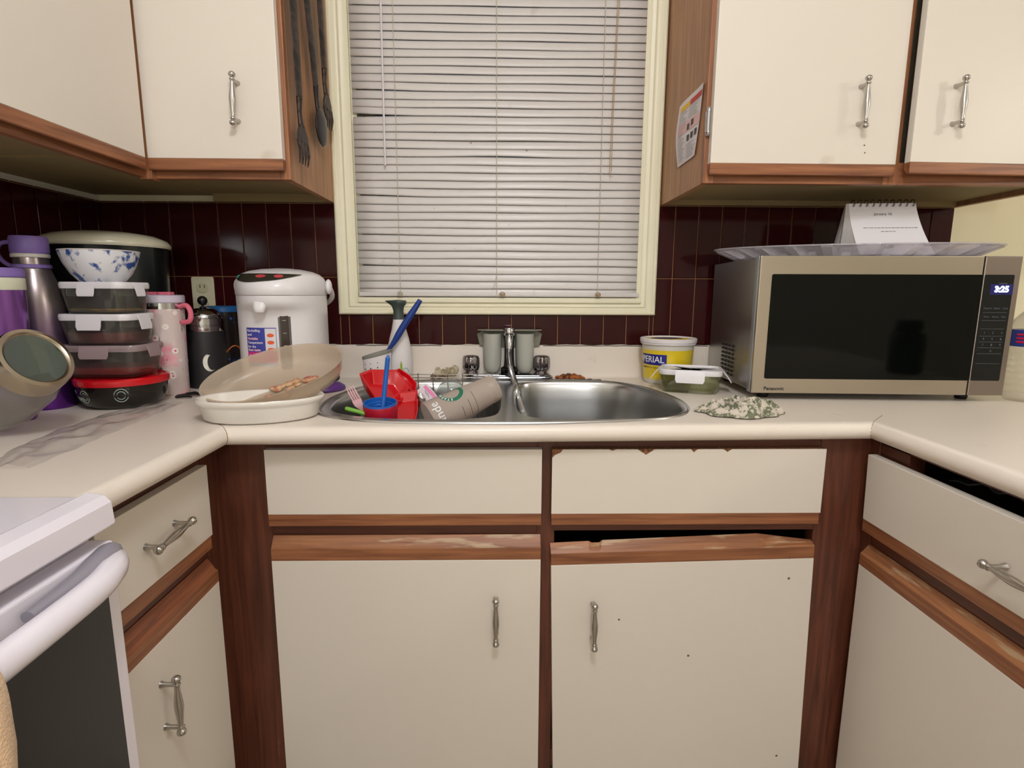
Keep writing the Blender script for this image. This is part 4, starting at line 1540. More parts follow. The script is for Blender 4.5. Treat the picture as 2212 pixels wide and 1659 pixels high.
# ------------------------------------------------------------------ french press + blue tumbler
fp = at(449, 760, 1, -.185)
fr = thing('french_press', 'black coffee press with chrome bands, domed lid and ball knob', 'coffee press', (fp.x - .003, -.185, CT))
b = MB().lathe([(.001, 0), (.047, 0), (.048, .003), (.048, .152), (.001, .153)], 44)
b.obj('press_body', mat('matte_black_coat', (44, 42, 44), .5), fr, smooth=40)
b = MB().lathe([(.0485, .152), (.049, .153), (.049, .166), (.0475, .167), (.0475, .169), (.049, .170), (.049, .186), (.047, .187), (.001, .188)], 44)
b.obj('collar', CHROME, fr, smooth=40)
b = MB().lathe([(.045, .187), (.044, .193), (.038, .203), (.026, .211), (.010, .214), (.001, .2145)], 44)
b.obj('lid', CHROME, fr, smooth=50)
b = MB().sphere((0, 0, .233), .0125, 18, 12)
b.lathe([(.003, .212), (.003, .224)], 10)
b.lathe([(.008, .213), (.009, .216), (.004, .218)], 16)
b.obj('plunger_knob', BLACK, fr, smooth=50)
cr = MB()
cc = []
for i in range(17):
    a = PI * .62 + PI * 1.05 * i / 16
    cc.append((math.cos(a) * .017, math.sin(a) * .024))
for i in range(17):
    a = PI * 1.67 - PI * 1.05 * i / 16
    cc.append((math.cos(a) * .0115 + .0055, math.sin(a) * .021))
cvs = [Vector((x, y, 0)) for x, y in cc]
tri = geometry.tessellate_polygon([cvs])
aim = math.atan2(CAM.y + .17, CAM.x - fp.x)
cr.add(wrapped([(p.x, p.y, 0) for p in cvs], .048, aim + .12, .070, .0006), tri)
cr.obj('crescent_mark', mat('crescent_silver', (222, 218, 206), .3, .3), fr)
bt = at(484, 740, 1, -.075)
bl = thing('patterned_tumbler', 'dark tumbler with blue lid and blue orange pattern behind the coffee press', 'tumbler', (bt.x + .006, -.070, CT))
DP = mat('dark_pattern', (34, 26, 26), .3, var=(40, 110, 190), ns=26, vr=(.36, .42))
MB().lathe([(.001, 0), (.040, 0), (.042, .003), (.046, .20), (.001, .201)], 40).obj('cup_body', DP, bl, smooth=40)
MB().lathe([(.0462, .199), (.0475, .2), (.0475, .212), (.044, .216), (.001, .217)], 36).obj('lid', mat('deep_blue_lid', (30, 92, 150), .4), bl, smooth=40)
b = MB()
b.tube([((.0465) * math.cos(a), (.0465) * math.sin(a), .085 + .018 * math.sin((a + 1.2) * 3)) for a in [-1.5 + .08 * i for i in range(16)]], .0022, 6)
b.obj('orange_stroke', mat('orange_ink', (214, 120, 50), .5), bl)
# small steel cup glimpsed between
sp_ = at(409, 690, 1, -.12)
b = MB().lathe([(.001, 0), (.030, 0), (.031, .003), (.034, .150), (.034, .182), (.032, .186), (.001, .187)], 32)
o = b.obj('steel_cup', NICKEL, smooth=40)
o.location = (sp_.x - .012, -.105, CT)
tag(o, 'plain steel cup half hidden behind the pink blossom tumbler', 'cup')

# ------------------------------------------------------------------ wall outlet
ol = thing('wall_outlet', 'ivory wall outlet plate on the maroon tiles above the coffee press', 'wall outlet', (-.890, -.0092, 1.158))
MB().prism([(x, 0, z) for x, z in rrect(.066, .116, .006, 4)], (0, -.005, 0)).obj('cover_plate', mat('ivory_plate', (216, 208, 176), .4), ol, bevel=.0015)
for z in (.026, -.026):
    rc = MB().prism([(x, -.005, z + zz_) for x, zz_ in rrect(.034, .029, .012, 6)], (0, -.0022, 0)).obj('socket', mat('ivory_socket', (202, 194, 160), .4), ol, bevel=.0006)
    MB().box(-.0075, -.0055, -.0076, -.0070, z - .001, z + .008).box(.0055, .0075, -.0076, -.0070, z - .001, z + .008).obj('slots', BLACK, rc)

# ------------------------------------------------------------------ hot water dispenser
hc = at(616, 720, 1, -.235)
HPR = math.radians(6)
hw = thing('water_boiler', 'white electric hot water dispenser with level gauge and sticker', 'hot water dispenser', (hc.x - .003, -.225, CT), (0, 0, HPR))
hw.scale = (1, 1, 1.035)
HW, HD = .107, .118


def pr(kx, ky, z, dy=0, nose=0, p=2.35):
    out = []
    for j in range(64):
        a = 2 * PI * j / 64
        c, s_ = math.cos(a), math.sin(a)
        x = HW * kx * math.copysign(abs(c) ** (2 / p), c)
        y = HD * ky * math.copysign(abs(s_) ** (2 / p), s_) + dy
        if nose and s_ < 0:
            y -= nose * max(0, -s_) ** 3
        out.append((x, y, z))
    return out


b = MB()
b.rings([pr(.97, .97, .002), pr(1.0, 1.0, .010), pr(1.0, 1.0, .10), pr(1.0, 1.0, .150), pr(1.0, 1.0, .185, nose=.0), pr(1.0, 1.0, .200, nose=.004), pr(1.0, 1.0, .210, nose=.014), pr(1.0, 1.0, .218, nose=.026), pr(1.0, 1.0, .228, nose=.030), pr(1.0, 1.0, .240, nose=.030)], True, True)
b.obj('body', WHITE, hw, smooth=50)
b = MB()
b.rings([pr(1.0, 1.0, .2405, nose=.030), pr(1.012, 1.012, .243, nose=.031), pr(1.015, 1.015, .258, nose=.031), pr(1.0, 1.0, .272, nose=.028), pr(.955, .955, .283, nose=.018), pr(.86, .86, .292, nose=.012), pr(.70, .70, .299, nose=.006), pr(.45, .45, .304), pr(.15, .15, .306), pr(.01, .01, .306)])
ld = b.obj('lid', WHITE, hw, smooth=50)
# control panel: dark lens on the sloping front of the lid, draped on the lid skin
LV = [(1.015, .258, .031), (1.0, .272, .028), (.955, .283, .018), (.86, .292, .012), (.70, .299, .006), (.45, .304, 0)]
def lidp(adeg, lev, off=.0012):
    i = max(0, min(len(LV) - 2, int(lev)))
    f = lev - i
    p = 2.35
    out = []
    for k, z, nose in (LV[i], LV[i + 1]):
        c, s_ = math.cos(math.radians(adeg)), math.sin(math.radians(adeg))
        x = HW * k * math.copysign(abs(c) ** (2 / p), c)
        y = HD * k * math.copysign(abs(s_) ** (2 / p), s_)
        if nose and s_ < 0:
            y -= nose * max(0, -s_) ** 3
        out.append(Vector((x, y, z)))
    q = out[0].lerp(out[1], f)
    return q + Vector((q.x * .4, q.y * .6, .08)).normalized() * off * .7 + Vector((0, 0, off * .7))
b = MB()
NA, NL = 40, 8
vs = []
for i in range(NA + 1):
    t_ = i / NA
    a = -158 + 112 * t_
    w_ = math.sin(PI * t_ ** .85)
    for j in range(NL + 1):
        lo, hi = 2.55 - 1.75 * w_, 2.60 + .15 * w_
        vs.append(lidp(a, lo + (hi - lo) * j / NL))
b.add(vs, [(i * (NL + 1) + j, (i + 1) * (NL + 1) + j, (i + 1) * (NL + 1) + j + 1, i * (NL + 1) + j + 1) for i in range(NA) for j in range(NL)])
cpn = b.obj('control_panel', mat('panel_olive', (52, 50, 42), .25), ld, smooth=60)
for a, m_ in ((-138, mat('teal_button', (70, 170, 150), .4)), (-96, mat('red_button', (190, 70, 76), .4)), (-78, mat('red_button', (190, 70, 76), .4))):
    vs = []
    for i in range(20):
        vs.append(lidp(a + 5.5 * math.cos(2 * PI * i / 20), 1.95 + .38 * math.sin(2 * PI * i / 20), .0022))
    MB().add(vs, [tuple(range(20))]).obj('button', m_, cpn)
MB().sphere((.0, .0, .3055), .030, 20, 8, None, (1, .7, .05)).obj('lid_catch', mat('soft_grey', (188, 184, 184), .4), ld, smooth=50)
# spout
b = MB()
b.rings([[(-.018 + x * k, -.116 + y * k2 - dy, z) for x, y in rrect(.030, .026, .010, 4)] for k, k2, dy, z in ((1.15, 1.0, .006, .234), (1.1, 1.0, .018, .225), (.95, .95, .024, .212), (.76, .8, .026, .204), (.70, .7, .026, .202))])
b.obj('spout', WHITE, hw, smooth=50)
# gauge
HY = lambda x: -HD * (1 - (abs(x) / HW) ** 2.35) ** (1 / 2.35)
b = MB()
gx, gw = .040, .026
gv = []
for z0_, k in ((.030, 0), (.170, 0)):
    pass
def gauge(mb, w, h, cx_, cz, off, r):
    pts = rrect(w, h, r, 5, cx_, cz)
    mb.add([(x, HY(x) - off, z) for x, z in pts] + [(x, HY(x) + .004, z) for x, z in pts], [tuple(range(len(pts)))] + [(i, (i + 1) % len(pts), len(pts) + (i + 1) % len(pts), len(pts) + i) for i in range(len(pts))])
gauge(b, .028, .145, gx - .010, .138, .0012, .010)
g_ = b.obj('level_gauge', mat('gauge_frame', (96, 92, 92), .3, .3), hw)
b = MB()
gauge(b, .019, .134, gx - .010, .137, .0018, .007)
b.obj('gauge_window', mat('gauge_dark', (56, 44, 38), .12), g_)
b = MB()
for k in range(4):
    gauge(b, .008, .0012, gx - .010, .092 + k * .030, .0022, .0005)
b.obj('gauge_marks', mat('gauge_mark', (180, 176, 170), .4), g_)
# sticker
def patch(mb, x0, x1, z0, z1, off):
    n = 8
    vs = [(x0 + (x1 - x0) * i / n, HY(x0 + (x1 - x0) * i / n) - off, z) for i in range(n + 1) for z in (z0, z1)]
    mb.add(vs, [(2 * i, 2 * i + 2, 2 * i + 3, 2 * i + 1) for i in range(n)])
sx0, sx1, sz0, sz1 = -.064, .010, .073, .165
b = MB()
patch(b, sx0, sx1, sz0 + .034, sz1, .0006)
st = b.obj('sticker', mat('sticker_blue', (66, 70, 160), .4), hw)
b = MB(); patch(b, sx0, sx1, sz0 + .008, sz0 + .034, .0006); b.obj('sticker_band', mat('sticker_pink', (212, 50, 132), .4), st)
b = MB(); patch(b, sx0 + .001, sx1, sz0, sz0 + .008, .0006); b.obj('sticker_band', mat('sticker_sky', (96, 160, 210), .4), st)
b = MB(); patch(b, sx1 - .027, sx1 - .001, sz0 + .036, sz1 - .002, .0009); b.obj('sticker_column', mat('sticker_white', (226, 222, 226), .4), st)
b = MB()
for z in (.070, .087, .104):
    cxx = sx1 - .014
    pts = [(cxx + .0085 * math.cos(2 * PI * i / 20), z + sz0 - .030 + .0045 * math.sin(2 * PI * i / 20)) for i in range(20)]
    b.add([(x, HY(x) - .0012, zz_) for x, zz_ in pts], [tuple(range(20))])
b.obj('sticker_ovals', mat('sticker_orange', (232, 96, 54), .4), st)
def onbody(txt, sz, x, z, m_, bold=.0003, align='LEFT'):
    vs, fs = text_mesh(txt, sz, .0001, align, bold)
    MB().add([(x + p[0], HY(x + p[0]) - .0011 - p[2], z + p[1]) for p in vs], fs).obj('sticker_lettering', m_, st)
SL, SP_ = mat('sticker_ink_white', (214, 210, 226), .5), mat('sticker_ink_pink', (240, 190, 196), .5)
onbody('Re-boiling', .0082, sx0 + .002, sz0 + .085, SL)
onbody('and', .0082, sx0 + .002, sz0 + .0755, SL)
onbody('Variable', .0082, sx0 + .002, sz0 + .066, SP_)
onbody('Temperature', .0072, sx0 + .002, sz0 + .0565, SL)
onbody('for the', .0075, sx0 + .002, sz0 + .047, SL)
onbody('Best taste', .0080, sx0 + .002, sz0 + .039, SP_)
onbody('Dechlorinate mode', .0068, sx0 + .004, sz0 + .0255, SL)
onbody('Easy to clean', .0068, sx0 + .004, sz0 + .0165, SP_)
# handle
b = MB()
for sg in (-1, 1):
    b.sphere((sg * (HW + .008), .010, .262), .016, 16, 10, None, (.55, 1.0, 1.2))
b.tube([(sg * 1.0, 0, 0) for sg in ()] or catmull([(HW + .010, .010, .262), (HW + .006, .060, .235), (HW * .72, HD * .98, .215), (0, HD + .010, .205), (-HW * .72, HD * .98, .215), (-HW - .006, .060, .235), (-HW - .010, .010, .262)], 6, closed=False), .0065, 10)
b.obj('carry_handle', WHITE, hw, smooth=50)

# ------------------------------------------------------------------ casserole and its cloudy cover
ca = at(566, 905, 2, .925)
CR = math.radians(12)
cas = thing('casserole_dish', 'white oval fluted baking dish on the worktop left of the sink', 'baking dish', (-.494, -.579, CT), (0, 0, CR))
cas.scale = (1, 1, .9)
ca_, cb_ = .121, .076
b = MB()
def ov(k, z, flute=0.0, n=120):
    return [((ca_ * k + flute * (1 if j % 2 else -1)) * math.cos(2 * PI * j / n), (cb_ * k + flute * (1 if j % 2 else -1)) * math.sin(2 * PI * j / n), z) for j in range(n)]
b.rings([ov(.80, 0), ov(.86, .002), ov(.90, .006, .0010), ov(.955, .034, .0011), ov(.965, .037), ov(1.0, .040), ov(1.025, .044), ov(1.03, .049), ov(1.01, .052), ov(.975, .051), ov(.955, .044), ov(.93, .036), ov(.86, .010), ov(.78, .006), ov(.02, .006)], True, True)
b.obj('dish', CERAMIC, cas, smooth=50)
cv = thing('cloudy_oval_tub', 'cloudy plastic oval tub with food scraps, tilted into the white baking dish', 'plastic tub', (-.490, -.492, CT + .049), (math.radians(25), math.radians(-13), math.radians(13)))
b = MB()
oa, ob_ = .150, .096
def ov2(k, z, n=72):
    return [(oa * k * math.cos(2 * PI * j / n), ob_ * k * math.sin(2 * PI * j / n), z) for j in range(n)]
b.rings([ov2(.84, 0), ov2(.90, .004), ov2(.955, .021), ov2(.98, .040), ov2(1.0, .042), ov2(1.01, .045), ov2(.98, .045), ov2(.955, .038), ov2(.93, .021), ov2(.88, .007), ov2(.8, .003), ov2(.02, .003)])
b.obj('tub_shell', MILKY, cv, smooth=50)
b = MB()
for k in range(16):
    b.sphere((.030 + random.uniform(-.05, .05), -.030 + random.uniform(-.025, .03), .005 + random.uniform(0, .005)), random.uniform(.005, .012), 8, 5, None, (1.3, 1, .5))
b.obj('food_scraps', mat('leftover_rice', (206, 170, 130), .6, var=(170, 100, 80), ns=60), cv, smooth=40)

# purple lid with black ring, by the boiler
pl = at(712, 836, 2, .925)
pu = thing('pan_lid', 'purple lid with black ring grip lying beside the hot water dispenser', 'lid', (pl.x - .020, pl.y + .014, CT))
pu.scale = (.86, .86, 1)
b = MB().lathe([(.001, 0), (.062, 0), (.066, .004), (.064, .010), (.050, .018), (.02, .023), (.001, .024)], 40)
b.obj('lid_disc', PURPLEP, pu, smooth=50)
b = MB().tube(catmull([(.000, .0, .020), (.010, 0, .036), (.030, .0, .046), (.046, .0, .040), (.046, .0, .030), (.030, .0, .024), (.008, 0, .020)], 6, closed=True) + [Vector((0, 0, .02))], .0034, 8)
b.obj('ring_grip', BLACK, pu, smooth=50)

# ------------------------------------------------------------------ soap bottle, caddy and brush
bc = at(862, 790, 1, -.105)
so = thing('soap_bottle', 'white tapered bottle with dark grey pouring cap behind the sink', 'soap bottle', (bc.x + .001, -.095, CT))
b = MB().lathe([(.001, 0), (.033, 0), (.036, .004), (.0365, .05), (.034, .095), (.028, .125), (.021, .150), (.0165, .175), (.016, .182), (.001, .183)], 40)
b.obj('bottle_body', WHITEMAT, so, smooth=50)
b = MB()
b.rings([[(r * math.cos(2 * PI * j / 32) * (1 if math.cos(2 * PI * j / 32) > 0 else k), r * math.sin(2 * PI * j / 32), z + (tl * (-math.cos(2 * PI * j / 32)))) for j in range(32)] for r, z, k, tl in ((.0165, .180, 1, 0), (.0150, .190, 1, 0), (.0145, .205, 1, 0), (.0165, .218, 1.15, .001), (.022, .226, 1.5, .003), (.024, .231, 1.6, .002), (.022, .234, 1.5, .0), (.002, .236, 1, 0))])
b.obj('pouring_cap', mat('slate_plastic', (66, 76, 72), .45), so, smooth=50)
b = MB()
for a_, h0 in ((-1.75, .018), (-1.55, .030)):
    pass
lf = [(0, 0), (.004, .010), (.003, .024), (0, .034), (-.003, .022), (-.003, .010)]
b.add(wrapped([(x, z, 0) for x, z in lf], .0362, -1.30, .030, .0006), [tuple(range(6))])
b.obj('leaf_print', mat('leaf_green', (150, 176, 60), .5), so)
b = MB().tube(wrapped([(.010 * math.cos(a), .012 * math.sin(a), 0) for a in [i * .35 for i in range(16)]], .0364, -.95, .030, .0004), .0008, 5)
b.obj('ring_print', mat('teal_ink', (80, 160, 120), .5), so)

cc_ = at(813, 800, 1, -.165)
cd = thing('utensil_caddy', 'white perforated holder with slanted grey rim at the sink corner', 'utensil holder', (cc_.x, -.150, CT))
b = MB()
n = 44
def cring(k, z, tilt=0, dx=0):
    return [(.040 * k * math.cos(2 * PI * j / n) + dx, .038 * k * math.sin(2 * PI * j / n), z + tilt * math.cos(2 * PI * j / n)) for j in range(n)]
b.rings([cring(.82, 0), cring(.86, .004), cring(.95, .04), cring(1.0, .082, .010), cring(.95, .082, .010), cring(.90, .04), cring(.8, .008)])
b.obj('holder_body', WHITEMAT, cd, smooth=50)
b = MB()
b.rings([cring(1.0, .080, .010), cring(1.04, .083, .0105), cring(1.03, .089, .011), cring(.97, .090, .011), cring(.93, .086, .0105), cring(.92, .080, .010)], False, False)
b.obj('rim', GREYP, cd, smooth=50)
b = MB()
for c in range(3):
    for r in range(4):
        a = -2.35 + c * .50
        z = .062 - r * .0135
        k = (.90 + .10 * z / .082)
        rr_ = .0012 + .0006 * r
        cen = Vector((.040 * k * math.cos(a), .038 * k * math.sin(a), z + (c - 1) * .003))
        nrm = Vector((math.cos(a) / .040, math.sin(a) / .038, 0)).normalized()
        M_ = frame(cen + nrm * .0003, nrm.cross(Vector((0, 0, 1))), (0, 0, 1))
        b.lathe([(rr_, -.0006), (rr_, .0006)], 12, M_)
b.obj('drain_holes', BLACK, cd)
q0, q1, q2, q3 = at(822, 775, 1, -.150), at(848, 744, 1, -.150), at(872, 704, 1, -.150), at(908, 648, 1, -.148)
b = MB()
o0 = Vector((cc_.x, -.150, CT))
pts = catmull([tuple(q0 + Vector((-.018, 0, -.030)) - o0), tuple(q0 - o0), tuple(q1 - o0), tuple(q2 - o0), tuple(q3 - o0)], 5, closed=False)
br = thing('dish_brush', 'dish brush with navy blue handle leaning out of the white holder', 'brush', tuple(o0))
m_ = len(pts)
b.tube(pts, [.0045 if i < m_ * .35 else (.0045 + .0075 * min(1, (i / m_ - .35) * 4)) if i < m_ * .85 else .0105 - .004 * (i / m_ - .85) * 6 for i in range(m_)], 12, flat=.8)
b.obj('brush_handle', NAVYP, br, smooth=50)
b = MB().sphere(tuple(pts[0]), .016, 14, 8, None, (1, .8, .7))
b.obj('bristles', mat('bristle_white', (210, 210, 206), .9, bump=1.0, ns=400), br, smooth=60)

# ------------------------------------------------------------------ things in the left bowl
# red cup with blue lining and stirrer
cu = at(822, 868, 1, -.47)
rc = thing('lidded_cup_top', 'crimson screw cap with blue inside and blue stem in the left sink bowl', 'cup lid', (cu.x, -.47, cu.z - .045), (math.radians(8), 0, 0))
b = MB().lathe([(.001, 0), (.034, 0), (.0365, .004), (.0395, .040), (.038, .043), (.0365, .043)], 44, cap1=False)
b.obj('outer_shell', CRIMSON, rc, smooth=40)
b = MB().lathe([(.0385, .0425), (.0378, .046), (.0352, .046), (.0345, .036), (.0335, .035), (.0335, .030), (.0328, .029), (.0328, .024), (.031, .016), (.014, .014), (.012, .020), (.008, .022), (.001, .022)], 44, cap0=False)
b.obj('lining', BLUEP, rc, smooth=30)
s0, s1 = at(824, 862, 1, -.47), at(838, 770, 1, -.47)
M_ = Matrix.Rotation(-math.radians(8), 4, 'X')
l0 = M_ @ (s0 - Vector(rc.location))
l1 = M_ @ (s1 - Vector(rc.location))
l0 = Vector((l0.x, l0.y, .018))
dv = (l1 - l0).normalized()
b = MB().tube([l0, l0 + (l1 - l0) * .08, l0 + (l1 - l0) * .12, l1 - dv * .004, l1 - dv * .0005, l1 + dv * .003], [.008, .008, .0058, .0052, .0030, .0018], 16)
b.obj('stem', BLUEP, rc, smooth=30)

# red plastic boxes: two hinged trays lying open, tilted
def polybox(name, parent, pts, thick, m, bev=.003, loc0=Vector((0, 0, 0))):
    P = [Vector(p) - loc0 for p in pts]
    c = sum(P, Vector()) / len(P)
    nrm = (P[1] - P[0]).cross(P[2] - P[0]).normalized()
    if (c + loc0 - CAM).dot(nrm) > 0:
        nrm = -nrm
    b = MB()
    n = len(P)
    rim = P
    inn = [c + (p - c) * .90 + nrm * .0 for p in P]
    flo = [c + (p - c) * .74 - nrm * thick for p in P]
    out = [c + (p - c) * .80 - nrm * (thick + .002) for p in P]
    out0 = [p - nrm * .0025 for p in P]
    b.rings([out, out0, rim, inn, flo], True, True)
    return b.obj(name, m, parent, bevel=bev, seg=2, smooth=40)


rl = at(850, 855, 1, -.36)
rt = thing('red_lunch_box', 'open bright red plastic box with hinged lid lying in the left sink bowl', 'food box', tuple(rl))
def tiltp(u, v, y):
    return at(u, v, 1, y)
polybox('box_base', rt, [tiltp(776, 806, -.36), tiltp(800, 797, -.31), tiltp(858, 798, -.28), tiltp(886, 836, -.30), tiltp(868, 866, -.36), tiltp(835, 872, -.42), tiltp(812, 860, -.42)], .030, REDP, loc0=Vector(rt.location))
polybox('box_lid', rt, [tiltp(832, 868, -.40), tiltp(862, 846, -.34), tiltp(902, 842, -.33), tiltp(903, 885, -.40), tiltp(893, 930, -.46), tiltp(868, 925, -.48)], .018, REDP, loc0=Vector(rt.location))
b = MB()
P = [tiltp(850, 802, -.27), tiltp(862, 795, -.25), tiltp(884, 808, -.245), tiltp(901, 828, -.26), tiltp(899, 848, -.30), tiltp(872, 836, -.30)]
polybox('box_flap', rt, P, .014, REDP, loc0=Vector(rt.location))

# pink fork
f0, f1 = at(770, 862, 1, -.50), at(792, 915, 1, -.53)
fk = thing('plastic_fork', 'pale pink plastic fork standing up in the left sink bowl', 'fork', tuple(f0))
def fork_mesh(L=.16, w=.021, tl=.034, th=.0016):
    """local +z up towards the tines, flat in x"""
    b = MB()
    for k in range(4):
        x = -w / 2 + w * (k + .5) / 4
        b.tube([(x, -.002, 0), (x, -.004, tl * .5), (x * .94, -.001, tl)], [.0020, .0019, .0008], 6)
    rs = []
    for t_, ww, yy in ((0, w * .98, -.002), (-.006, w * 1.0, -.003), (-.014, w * .86, -.004), (-.022, w * .5, -.003), (-.030, .0062, 0), (-.06, .0056, .001), (-L * .8, .009, 0), (-L, .0075, 0)):
        rs.append([(-ww / 2, yy - th / 2, t_), (ww / 2, yy - th / 2, t_), (ww / 2, yy + th / 2, t_), (-ww / 2, yy + th / 2, t_)])
    b.rings(rs)
    return b
dirv = (f0 - f1).normalized()
o = fork_mesh(.13).obj('fork_body', PINKP, fk, smooth=40)
fk.rotation_euler = (math.radians(18), math.radians(-20), 0)
g0 = at(745, 882, 1, -.50)
b = MB().tube([(0, 0, 0), (.004, .001, -.0012), (.06, .012, -.020), (.12, .02, -.045)], [.003, .0052, .005, .004], 10)
o = b.obj('plastic_straw', GREENP, smooth=40)
o.location = g0
tag(o, 'bright green plastic stick poking up beside the pink fork', 'utensil')

# chrome spoon and pink white cup, glass, frosted cup
s0 = at(921, 868, 1, -.36)
b = MB()
b.sphere((0, 0, 0), .019, 20, 12, None, (.62, .22, 1.25))
b.tube([(0, 0, -.02), (.004, .002, -.05), (.012, .004, -.11)], [.004, .003, .004], 8)
o = b.obj('steel_spoon', CHROME, smooth=50)
o.location = s0 + Vector((-.012, 0, 0))
o.rotation_euler = (0, math.radians(-12), 0)
tag(o, 'steel spoon standing between the red box and the white pink cup', 'spoon')
s1_ = at(930, 857, 1, -.33)
t0_, t1_ = at(909, 838, 1, -.33), at(944, 876, 1, -.36)
pc_ = thing('squeeze_tube', 'white and pink squeezed tube lying between the red box and the frosted cup', 'tube', tuple(t0_))
D_t = t1_ - t0_
sdv = D_t.cross(CAM - t0_).normalized()
nv = sdv.cross(D_t).normalized()
def tring(t, w, h):
    return [D_t * t + sdv * (w * math.cos(a)) + nv * (h * math.sin(a)) for a in [2 * PI * i / 20 for i in range(20)]]
MB().rings([tring(-.02, .016, .0008), tring(.05, .0175, .002), tring(.5, .018, .008), tring(.9, .016, .012), tring(1.0, .014, .012)]).obj('tube_body', mat('tube_white', (226, 218, 226), .35), pc_, smooth=50)
b = MB()
tr_ = [tring(t, w, h) for t, w, h in ((.06, .0178, .0026), (.5, .0183, .0086), (.9, .0163, .0126))]
b.rings([[r[i] for i in (6, 7, 8)] for r in tr_], False, False, False)
b.rings([[r[i] for i in (16, 17, 18)] for r in tr_], False, False, False)
b.obj('pink_band', mat('pink_stripe', (228, 140, 180), .5), pc_)
b = MB()
for k in (.25, .4):
    b.tube([D_t * k + sdv * (-.004) + nv * .0085, D_t * (k + .22) + sdv * .001 + nv * .011], .0005, 5)
b.obj('black_strokes', TEXTK, pc_)

# frosted cup, bottom towards upper right
e0, e1 = at(1066, 838, 1, -.36), at(915, 915, 1, -.44)
ax = (e0 - e1).normalized()
L = .185
fcu = thing('frosted_cup', 'frosted takeaway cup with green ring mark lying upside down across the sink', 'cup')
zq = Vector((0, 0, 1)).rotation_difference(ax)
fcu.rotation_mode = 'QUATERNION'
fcu.rotation_quaternion = zq
fcu.location = e0 - ax * (L - .006)
b = MB()
b.lathe([(.0465, 0), (.0475, .002), (.046, .006), (.0345, L - .028), (.0342, L - .020), (.0352, L - .018), (.033, L - .004), (.030, L), (.026, L - .003), (.001, L - .003)], 56, cap0=False)
cup_b = b.obj('cup_body', FROST, fcu, smooth=45)
cupR = lambda z: .046 - (.046 - .0345) * (z - .006) / (L - .034)
# direction in the cup's local frame that faces the camera
lc = zq.inverted() @ (CAM - (e0 + e1) / 2)
ca0 = math.atan2(lc.y, lc.x)
vs, fs = text_mesh('grande', .030, .0002, 'CENTER', .0002)
# lettering runs around the cup, upright when the cup stands on its base (local +z points to the base)
vs2 = [(-p[0], -p[1], p[2]) for p in vs]
MB().add(wrapped(vs2, cupR, ca0 + .10, .018, .0006), fs).obj('size_lettering', TEXTW, fcu)
b = MB()
for k, (z, da, ln) in enumerate(((.075, .50, .15), (.095, .34, .24), (.112, .12, .40))):
    b.tube(wrapped([(-ln * .03 + ln * .06 * i / 10, 0, 0) for i in range(11)], cupR, ca0 + (.45), z, .0003, sx=3.0), .0005, 4)
b.obj('fill_lines', mat('grey_ink', (80, 74, 72), .6), fcu)
GRN = mat('cup_green', (20, 110, 84), .4)
b = MB()
mc, mz = ca0 - 1.05, .070
N = 44
ro, ri = .030, .021
vs = []
for i in range(N + 1):
    a = 2 * PI * i / N
    for r in (ro, ri):
        vs.append((r * math.cos(a), r * math.sin(a), 0))
b.add(wrapped(vs, cupR, mc, mz, .0006), [(2 * i, 2 * i + 2, 2 * i + 3, 2 * i + 1) for i in range(N)])
mk = b.obj('ring_mark', GRN, fcu)
b = MB()
word = 'STARBUCKS'
for i, chh in enumerate(word):
    vs, fs = text_mesh(chh, .0085, .0001, 'CENTER', .0003)
    a = math.radians(160 - i * 17.5 - 0)
    rm = (ro + ri) / 2 - .0002
    R2 = Matrix.Rotation(a - PI / 2, 4, 'Z')
    vv = [(R2 @ Vector((p[0], p[1], p[2]))) + Vector((rm * math.cos(a), rm * math.sin(a), 0)) for p in vs]
    b.add(wrapped([(-v.x, -v.y, v.z) for v in vv], cupR, mc, mz, .0009), fs)
b.obj('ring_lettering', TEXTW, mk)

# clear dome lid
d0 = at(976, 846, 1, -.27)
b = MB().lathe([(.040, -.020), (.0405, -.017), (.038, -.012), (.036, .0), (.031, .012), (.020, .022), (.008, .026), (.001, .0265)], 40, cap0=False)
o = b.obj('dome_lid', clear('dome_plastic', (225, 232, 228), .06, 1.5, body=.30, bodycol=(206, 206, 204)), smooth=50)
o.location = d0 + Vector((-.002, .01, .0))
o.rotation_euler = (math.radians(48), math.radians(10), 0)
tag(o, 'clear domed drink lid behind the frosted cup', 'lid')

# wire rack
wr = thing('wire_rack', 'thin steel wire rack standing along the back of the left bowl', 'wire rack', (-.19, -.150, .712))
b = MB()
b.tube([(-.18, -.002, .222), (.185, -.002, .222)], .0018, 8)
b.tube([(-.18, -.002, .231), (.185, -.002, .231)], .0014, 8)
for k in range(9):
    x = -.17 + k * .042
    b.tube([(x, -.0035, .235), (x, -.0035, .06)], .0015, 6)
b.tube([(-.18, -.002, .06), (.185, -.002, .06)], .0016, 6)
b.obj('wires', NICKEL, wr, smooth=60)
b = MB()
for k in range(7):
    b.tube([(-.17 + k * .05, -.004, .06), (-.17 + k * .05, -.25, .045)], .0014, 6)
b.tube([(-.18, -.25, .046), (.16, -.25, .046)], .0016, 6)
b.obj('wires', NICKEL, wr, smooth=60)

# hidden dish in the bowl: dark plate leaning at the left
b = MB().lathe([(.001, 0), (.060, 0), (.075, .004), (.088, .012), (.089, .0145), (.074, .0075), (.059, .0035), (.001, .003)], 48)
o = b.obj('dinner_plate', mat('grey_plate', (120, 112, 106), .25), smooth=50)
pp0 = at(790, 885, 1, -.42)
o.location = (pp0.x + .01, -.36, .80)
o.rotation_euler = (math.radians(50), math.radians(-28), 0)
tag(o, 'grey plate leaning in the left sink bowl behind the pink fork', 'plate')

